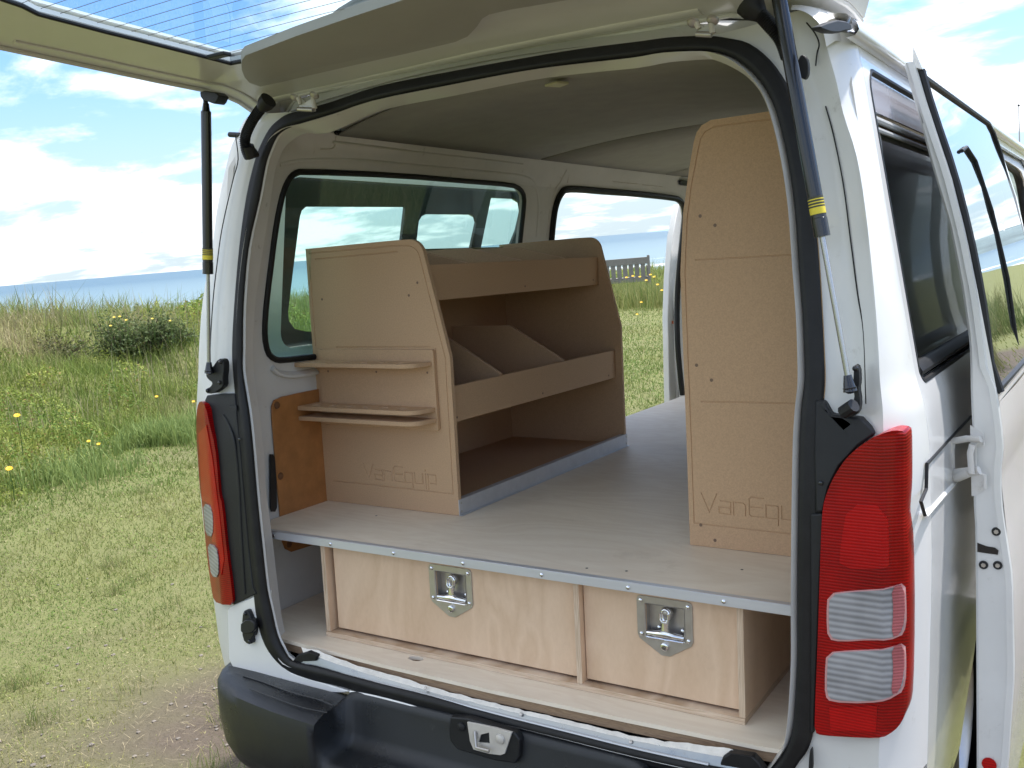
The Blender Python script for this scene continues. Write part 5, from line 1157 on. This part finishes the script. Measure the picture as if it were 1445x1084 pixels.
# dune: low leafy cover plus long grass
X, Y, r = scatter(330000, 15, 92, 6.0, 42, .8); s = Bn(Y) + .3 * (noise2(X, Y, 1.2, 9) - .5) - X
k = (s > -.05) & (SN.x * X + SN.y * Y < 40); X, Y, r, s = X[k], Y[k], r[k], s[k]
n1 = noise2(X, Y, .55, 3); n2 = noise2(X, Y, 1.6, 4); n3 = noise2(X, Y, .9, 5)
kind = n1 * .6 + n2 * .4 + rng.normal(0, .05, len(X))
leafy = kind > .46
k = ~leafy | (rng.random(len(X)) < .45); X, Y, r, s, n1, n2, n3, leafy = X[k], Y[k], r[k], s[k], n1[k], n2[k], n3[k], leafy[k]
base = mixc((.14, .21, .045), (.34, .37, .10), np.clip(n2 + rng.normal(0, .2, len(X)), 0, 1))
strawf = np.clip((n3 - .58) * 3 + (s - 2.5) * .05 + rng.normal(0, .3, len(X)), 0, 1); base = base * (1 - strawf[:, None]) + np.array((.36, .31, .17))[None] * strawf[:, None]
base *= rng.uniform(.65, 1.3, len(X))[:, None]
hh = np.where(leafy, .16, .30) * (.6 + .8 * n2) * np.clip(s * 1.2 + .25, .22, 1) * rng.uniform(.5, 1.35, len(X)) * np.where(r > 16, 1.9, 1)
ww = np.where(leafy, .014, .006) * np.clip(r / 8, .9, 3)
blades('dune_grass', X, Y, hh, ww, base, 1.05, 'rough dune grass and ground cover between the lawn and the sea', 'grass', 2)
# leafy mat: small leaves lying over the hummocks
def leaves(name, X, Y, Zl, S, tint, label, cat, kind='stuff', par=None, tilt=.9):
    n = len(X); nrm = rng.normal(0, 1, (n, 3)) * tilt; nrm[:, 2] = np.abs(nrm[:, 2]) + .35; nrm /= np.linalg.norm(nrm, axis=1, keepdims=True)
    a = np.cross(nrm, rng.normal(0, 1, (n, 3))); a /= np.linalg.norm(a, axis=1, keepdims=True); b_ = np.cross(nrm, a)
    C_ = np.stack([X, Y, Zl], 1); S = S[:, None]
    P = np.stack([C_ - a * S, C_ + b_ * S * .45 + nrm * S * .12, C_ + a * S, C_ - b_ * S * .45 + nrm * S * .12], 1)
    F = np.arange(4 * n).reshape(n, 4); T = np.repeat(np.concatenate([tint, np.ones((n, 1))], 1), 4, 0)
    o = npmesh(name, P.reshape(-1, 3), F, PLANT, {'tint': ('FLOAT_COLOR', T)})
    if label: tag(o, label, cat, kind=kind)
    return o
X, Y, r = scatter(420000, 15, 92, 6.0, 30, .8); s = Bn(Y) + .3 * (noise2(X, Y, 1.2, 9) - .5) - X; k = (s > .1) & (SN.x * X + SN.y * Y < 34); X, Y, r, s = X[k], Y[k], r[k], s[k]
q = noise2(X, Y, .55, 3) * .6 + noise2(X, Y, 1.6, 4) * .4; k = q > .40; X, Y, r, s, q = X[k], Y[k], r[k], s[k], q[k]
bulge = np.clip((q - .40) * 4.5, 0, 1) ** .7
top = gz_np(X, Y) + .50 * bulge * (1 - .65 * np.clip((s - 3.6) / 2, 0, 1)) * np.clip(s * .8, .1, 1) * (.75 + .5 * noise2(X, Y, 3.1, 6))
Zl = top - np.abs(rng.normal(0, .05, len(X)))
tint = mixc((.12, .195, .035), (.37, .41, .09), np.clip(noise2(X, Y, 2.4, 7) * 1.3 - .25 + rng.normal(0, .2, len(X)), 0, 1)) * rng.uniform(.7, 1.25, len(X))[:, None]
red = rng.random(len(X)) < .05; tint[red] = np.array((.30, .20, .08))
leaves('ground_cover', X, Y, Zl, .011 * np.clip(r / 8, .9, 3) * rng.uniform(.7, 1.5, len(X)), tint, 'yellow-green leafy ground cover spread over the dune hummocks', 'ground cover')
k = (rng.random(len(lX)) < .42) & (lr_ < 14) & (noise2(lX, lY, 3.3, 41) > .42)
leaves('lawn_clover', lX[k] + rng.normal(0, .01, k.sum()), lY[k] + rng.normal(0, .01, k.sum()), gz_np(lX[k], lY[k]) + rng.uniform(.004, .018, k.sum()), .0042 * np.clip(lr_[k] / 4, 1, 3) * rng.uniform(.6, 1.5, k.sum()), lt_[k] * np.array([[1.0, 1.08, .95]]), 'small flat clover leaves growing through the mown grass', 'clover', tilt=.35)
# tufts left by the mower
tx_, ty_ = [], []
for q in range(70):
    a_, r__ = rng.uniform(30, 88), 2.9 * (9 / 2.9) ** rng.random(); cx_, cy_ = CX - math.sin(R(a_)) * r__, CY + math.cos(R(a_)) * r__
    if abs(cx_) < 1.1 and cy_ > -.1: continue
    if border(cy_) - cx_ > 0: continue
    nn = int(rng.uniform(30, 110)); tx_ += list(cx_ + rng.normal(0, .045, nn)); ty_ += list(cy_ + rng.normal(0, .045, nn))
X, Y = np.array(tx_), np.array(ty_); n = len(X)
blades('grass_tufts', X, Y, rng.uniform(.03, .11, n), np.full(n, .003), mixc((.15, .22, .06), (.36, .33, .16), rng.random(n)), 1.1, 'longer uncut tufts standing in the mown grass', 'grass', 2)
# pale seed stalks
X, Y, r = scatter(9000, 15, 92, 7.5, 36, .8); s = Bn(Y) - X; k = (s > .8) & (noise2(X, Y, .7, 12) > .42) & (SN.x * X + SN.y * Y < 30); X, Y, r = X[k], Y[k], r[k]
n = len(X); tint = mixc((.50, .44, .28), (.34, .29, .18), rng.random(n))
blades('seed_stalks', X, Y, rng.uniform(.35, .72, n), .0045 * np.clip(r / 9, .9, 2), tint, .35, 'pale dry seed stalks standing above the dune grass', 'grass', 2)
# right-hand rough grass and seed heads (mirrored in the open door)
X = rng.uniform(2.6, 13, 90000); Y = rng.uniform(-2, 22, 90000); k = X > 3.0 + .3 * np.sin(Y * 1.3); X, Y = X[k], Y[k]; n = len(X)
q = noise2(X, Y, .8, 21); tint = mixc((.085, .15, .03), (.36, .32, .16), np.clip(q + rng.normal(0, .25, n), 0, 1)) * rng.uniform(.7, 1.2, n)[:, None]
blades('rough_grass', X, Y, rng.uniform(.2, .75, n) * (.6 + .6 * q), .009 + .0 * X, tint, .6, 'long rough grass on the right of the van', 'grass', 2)

# shrub on the dune crest: a thing of its own
def shrub(cx, cy, R0, H0, n, label, c1, c2, seed):
    z = float(gz_np(np.array([cx]), np.array([cy]))[0]); r_ = np.random.default_rng(seed)
    root = empty('shrub', (cx, cy, z), van=False); tag(root, label, 'shrub', 'dark shrubs on the dune crest')
    mb = MB()
    K = 34; tips = []
    for k in range(K):
        a = r_.uniform(0, 2 * math.pi); e = r_.uniform(.25, 1.25); L = r_.uniform(.55, 1.05)
        tip = Vector((math.cos(a) * math.cos(e) * R0 * L, math.sin(a) * math.cos(e) * R0 * L, math.sin(e) * H0 * L + .05)); tips.append(tip)
        mb.tube([(0, 0, 0), tuple(tip * .5 + Vector((0, 0, .05))), tuple(tip)], [.010, .006, .003], 5)
    mb.build('stem', mat('twig_bark', (.10, .075, .05), .9) if not bpy.data.materials.get('twig_bark') else bpy.data.materials['twig_bark'], root)
    t_ = np.array([tuple(x) for x in tips]); w = r_.integers(0, K, n); f = r_.uniform(.45, 1.1, n)[:, None]
    P = t_[w] * f + r_.normal(0, .07, (n, 3)); P[:, 2] = np.maximum(P[:, 2], .02)
    tint = mixc(c1, c2, np.clip(r_.random(n) * .8 + .2 * (P[:, 2] > .3), 0, 1)) * r_.uniform(.6, 1.3, n)[:, None]
    o = leaves('foliage', P[:, 0], P[:, 1], P[:, 2], .022 * r_.uniform(.7, 1.4, n), tint, None, None, tilt=1.2); o.parent = root
def gat(px, py, dist):
    """ground position seen in the direction of a pixel at a horizontal distance"""
    d_ = TV.to_3x3() @ Vector(ray(px, py)); d_.z = 0; d_.normalize(); return CX + d_.x * dist, CY + d_.y * dist
for i, (px, dist, R0, H0, n_, lb) in enumerate([(200, 13.8, .62, .50, 4800, 'dark green shrub on the dune crest, the broad one nearest the van'), (158, 13.8, .38, .66, 1600, 'dark green shrub with upright twigs on the dune crest'), (236, 13.9, .42, .36, 1300, 'low dark shrub at the end of the crest nearest the tail lamp'), (75, 14.2, .6, .36, 1400, 'low brownish shrub on the dune crest far from the van')]):
    x, y = gat(px, 430, dist); shrub(x, y, R0, H0, n_, lb, (.06, .095, .032), (.16, .20, .075) if i < 3 else (.17, .14, .07), 40 + i)
# flowers
PET = mat('flower_petal', (.85, .50, .02), .6); PETL = mat('flower_petal_pale', (.68, .52, .07), .6); PCEN = mat('flower_centre', (.55, .25, .02), .7); STEM = mat('flower_stem', (.10, .17, .04), .7)
def flower_mesh(r, hh, petm):
    root = bpy.data.objects.new('flower', None); col.objects.link(root); root.empty_display_size = .02
    MB().tube([(0, 0, -.05), (.01, 0, hh * .5), (0, 0, hh)], .0035, 5).build('stem', STEM, root)
    pm = MB()
    for k in range(11):
        a = 2 * math.pi * k / 11; c_, s2 = math.cos(a), math.sin(a); w = r * .22
        pm.add([(0, 0, hh), (c_ * r * .55 - s2 * w, s2 * r * .55 + c_ * w, hh + r * .22), (c_ * r, s2 * r, hh + r * .30), (c_ * r * .55 + s2 * w, s2 * r * .55 - c_ * w, hh + r * .22)], [(0, 1, 2, 3)])
    pm.build('petals', petm, root, smooth=0, recalc=False); MB().dome((0, 0, hh), (0, 0, 1), r * .28, r * .22).build('flower_centre', PCEN, root)
    return root
def copy_tree(o, parent=None):
    c = o.copy(); col.objects.link(c); c.parent = parent
    for ch in list(o.children): copy_tree(ch, c)
    return c
fl0 = flower_mesh(.028, .34, PET); fl1 = flower_mesh(.022, .30, PETL); used = {0: False, 1: False}
def flower(px, py, dist, which, label, group, scl=1.0):
    src = (fl0, fl1)[which]; o = src if not used[which] else copy_tree(src); used[which] = True
    x, y = gat(px, py, dist); d_ = TV.to_3x3() @ Vector(ray(px, py)); hd = math.hypot(d_.x, d_.y); zt = (TV @ Vector(CAM)).z + d_.z / hd * dist
    hh = (.34, .30)[which]; tilt = Vector((CX - x, CY - y, 0)).normalized()
    q = Vector((0, 0, 1)).rotation_difference((Vector((0, 0, 1)) + tilt * .55).normalized()); o.rotation_mode = 'QUATERNION'; o.rotation_quaternion = q
    o.scale = (scl,) * 3; o.location = Vector((x, y, zt)) - q @ Vector((0, 0, hh * scl)); tag(o, label, 'flower', group)
flower(24, 587, 8.6, 0, 'orange daisy-like flower in the dune grass, level with the top of the left lamp', 'orange flowers in the dune grass')
flower(13, 662, 7.9, 0, 'orange flower at the foot of the dune, the lowest and furthest left', 'orange flowers in the dune grass')
flower(139, 627, 8.3, 0, 'small orange flower close above the lawn edge, right one of a pair', 'orange flowers in the dune grass', .6)
flower(125, 623, 8.4, 0, 'small orange flower close above the lawn edge, left one of a pair', 'orange flowers in the dune grass', .6)
flower(221, 560, 9.0, 0, 'orange flower among blue-green leaves near the left tail lamp', 'orange flowers in the dune grass', .6)
flower(273, 567, 9.2, 0, 'orange flower tucked beside the left tail lamp', 'orange flowers in the dune grass', .6)
for i, (px, py) in enumerate([(161,448),(178,452),(156,460),(169,447),(215,450),(240,453)]):
    flower(px, py, 11.4 + .08 * i, 1, ['pale yellow flower before the dark shrub, second of the left cluster', 'pale yellow flower before the dark shrub, rightmost of the left cluster', 'pale yellow flower before the dark shrub, lowest of its cluster', 'pale yellow flower before the dark shrub, highest of its cluster', 'pale yellow flower between the dark shrub and the tail lamp, left of two', 'pale yellow flower between the dark shrub and the tail lamp, right of two'][i], 'pale yellow flowers by the shrub', .8)
for i, (px, py) in enumerate([(884,392),(893,390),(903,391),(918,388),(928,402),(934,410),(905,427),(899,444),(912,396),(923,391)]):
    flower(px, py, 16.5 + .4 * (i % 4), 0, ['orange flower below the bench slats, nearest the shelving', 'orange flower below the bench slats, second from the shelving', 'orange flower below the bench slats, third from the shelving', 'orange flower right under the end post of the bench', 'orange flower right of and below the bench, upper of two by the door pillar', 'orange flower right of and below the bench, lower of two by the door pillar', 'orange flower low on the grass bank under the bench, upper of two', 'orange flower lowest on the grass bank, at the lawn under the bench', 'orange flower just below the bench, left of its end post', 'orange flower just right of the bench arm rest'][i], 'orange flowers by the bench')
WHP = mat('flower_petal_white', (.75, .75, .68), .6)
for i, (px, py) in enumerate([(930,414),(938,418),(921,420),(933,428),(944,412),(926,434)]):
    pass

# blue-green leaf tufts at the foot of the dune
X = []; Y = []
for (px, dist, n_) in [(215, 9.75, 500), (250, 10.2, 500), (232, 9.9, 400), (120, 8.75, 300), (60, 8.5, 300), (180, 9.4, 300), (268, 10.6, 400)]:
    x, y = gat(px, 600, dist); X += list(x + rng.normal(0, .22, n_)); Y += list(y + rng.normal(0, .22, n_))
X, Y = np.array(X), np.array(Y); k = noise2(X, Y, 2.2, 31) > .5; X, Y = X[k], Y[k]; n = len(X)
blades('broad_leaf_tufts', X, Y, rng.uniform(.10, .30, n), np.full(n, .010), mixc((.16, .235, .07), (.30, .37, .12), rng.random(n)), .9, 'broad blue-green leaf tufts at the foot of the dune', 'grass', 2)
# loose stones and dry stems on the worn ground
st = mat('pebble_grey', (.20, .175, .15), .85, var=.25, vscale=9)
def pebble(x, y, s, lb=None):
    z = float(gz_np(np.array([x]), np.array([y]))[0]); mb = MB(); bm = bmesh.new(); bmesh.ops.create_icosphere(bm, subdivisions=1, radius=s)
    for v in bm.verts: v.co *= 1 + .25 * noise.noise(v.co * 40 + Vector((x, y, 0))); v.co.z *= .55
    o_v = [tuple(v.co + Vector((x, y, z + s * .3))) for v in bm.verts]; fs = [tuple(v.index for v in f.verts) for f in bm.faces]; bm.free(); return o_v, fs
mb = MB()
for k in range(260):
    a = rng.uniform(0, 1)
    x, y = (rng.normal(-1.8, .6), rng.normal(.7, .5)) if a < .6 else (rng.uniform(-5, -1.0), rng.uniform(-1, 5))
    if abs(x) < .9 and y > 0: continue
    vv, ff = pebble(x, y, rng.uniform(.003, .011)); mb.add(vv, ff)
tag(mb.build('loose_pebbles', st, None, smooth=0), 'small grey pebbles scattered over the worn earth beside the bumper', 'pebbles', kind='stuff')
X = np.concatenate([rng.normal(-1.9, .9, 3200), rng.uniform(-5.5, -1, 3600)]); Y = np.concatenate([rng.normal(.7, .8, 3200), rng.uniform(-1, 6, 3600)]); n = len(X)
a = rng.uniform(0, 6.28, n); L = rng.uniform(.012, .06, n); w = .0008
z = gz_np(X, Y); c_, s_2 = np.cos(a), np.sin(a); h1_, h2_ = rng.uniform(.004, .03, n), rng.uniform(.004, .03, n)
P = np.stack([np.stack([X - s_2 * w, Y + c_ * w, z + h1_], 1), np.stack([X + s_2 * w, Y - c_ * w, z + h1_], 1), np.stack([X + c_ * L, Y + s_2 * L, z + h2_], 1)], 1)
o = npmesh('dry_grass_litter', P.reshape(-1, 3), np.arange(3 * n).reshape(n, 3), PLANT, {'tint': ('FLOAT_COLOR', np.repeat(np.concatenate([mixc((.55, .47, .30), (.38, .32, .2), rng.random(n)), np.ones((n, 1))], 1), 3, 0))}); tag(o, 'dry straw bits lying on the worn ground', 'grass', kind='stuff')

# ---- bench on the dune edge
_bx, _by = gat(905, 380, 22.6); n = 9000; X = _bx + rng.normal(0, 1.3, n); Y = _by + rng.normal(0, .7, n)
blades('bank_grass', X, Y, rng.uniform(.2, .62, n), np.full(n, .012), mixc((.15, .22, .05), (.38, .36, .15), rng.random(n)), .7, 'long grass in front of the bench', 'grass', 2)
WOODG = wood('weathered_timber', (.30, .28, .25), (.17, .155, .135), .85, 6, (6, 1, 1))
bxr, byr = gat(914, 370, 24.0); dl = Vector((CX - bxr, CY - byr, 0)).normalized(); ang_ = math.atan2(dl.y, dl.x) - math.pi / 2
zt = (TV @ Vector(CAM)).z + (lambda d_: d_.z / math.hypot(d_.x, d_.y) * 24.0)(TV.to_3x3() @ Vector(ray(914, 360)))
gzb = float(gz_np(np.array([bxr]), np.array([byr]))[0])
bench = empty('bench', (bxr, byr, zt - .90), van=False, rz=ang_ + R(4)); tag(bench, 'weathered grey slatted bench facing the sea, seen through the open side door', 'bench')
sg = 1  # the picture's right end is at local x = 0, the bench runs towards local -x or +x
def bb(name, *a, mt=WOODG): return MB().box(*a).build(name, mt, bench, bevel=.004)
bb('top_rail', 0.0 + .0, 1.75, -.03, .03, .70, .86); bb('back_rail', 0, 1.75, -.03, .03, .28, .36)
for k in range(12): bb('slat', .07 + k * .142, .175 + k * .142, -.012, .012, .36, .70)
for x in (-.05, 1.75): bb('post', x, x + .06, -.04, .04, -.3, .90)
for x in (-.05, 1.75): bb('arm_rest', x - .02, x + .06, -.50, -.04, .60, .65); bb('leg', x, x + .06, -.50, -.44, -.3, .60)
for k in range(4): bb('seat_slat', 0, 1.75, -.16 - k * .11, -.07 - k * .11, .36, .39)
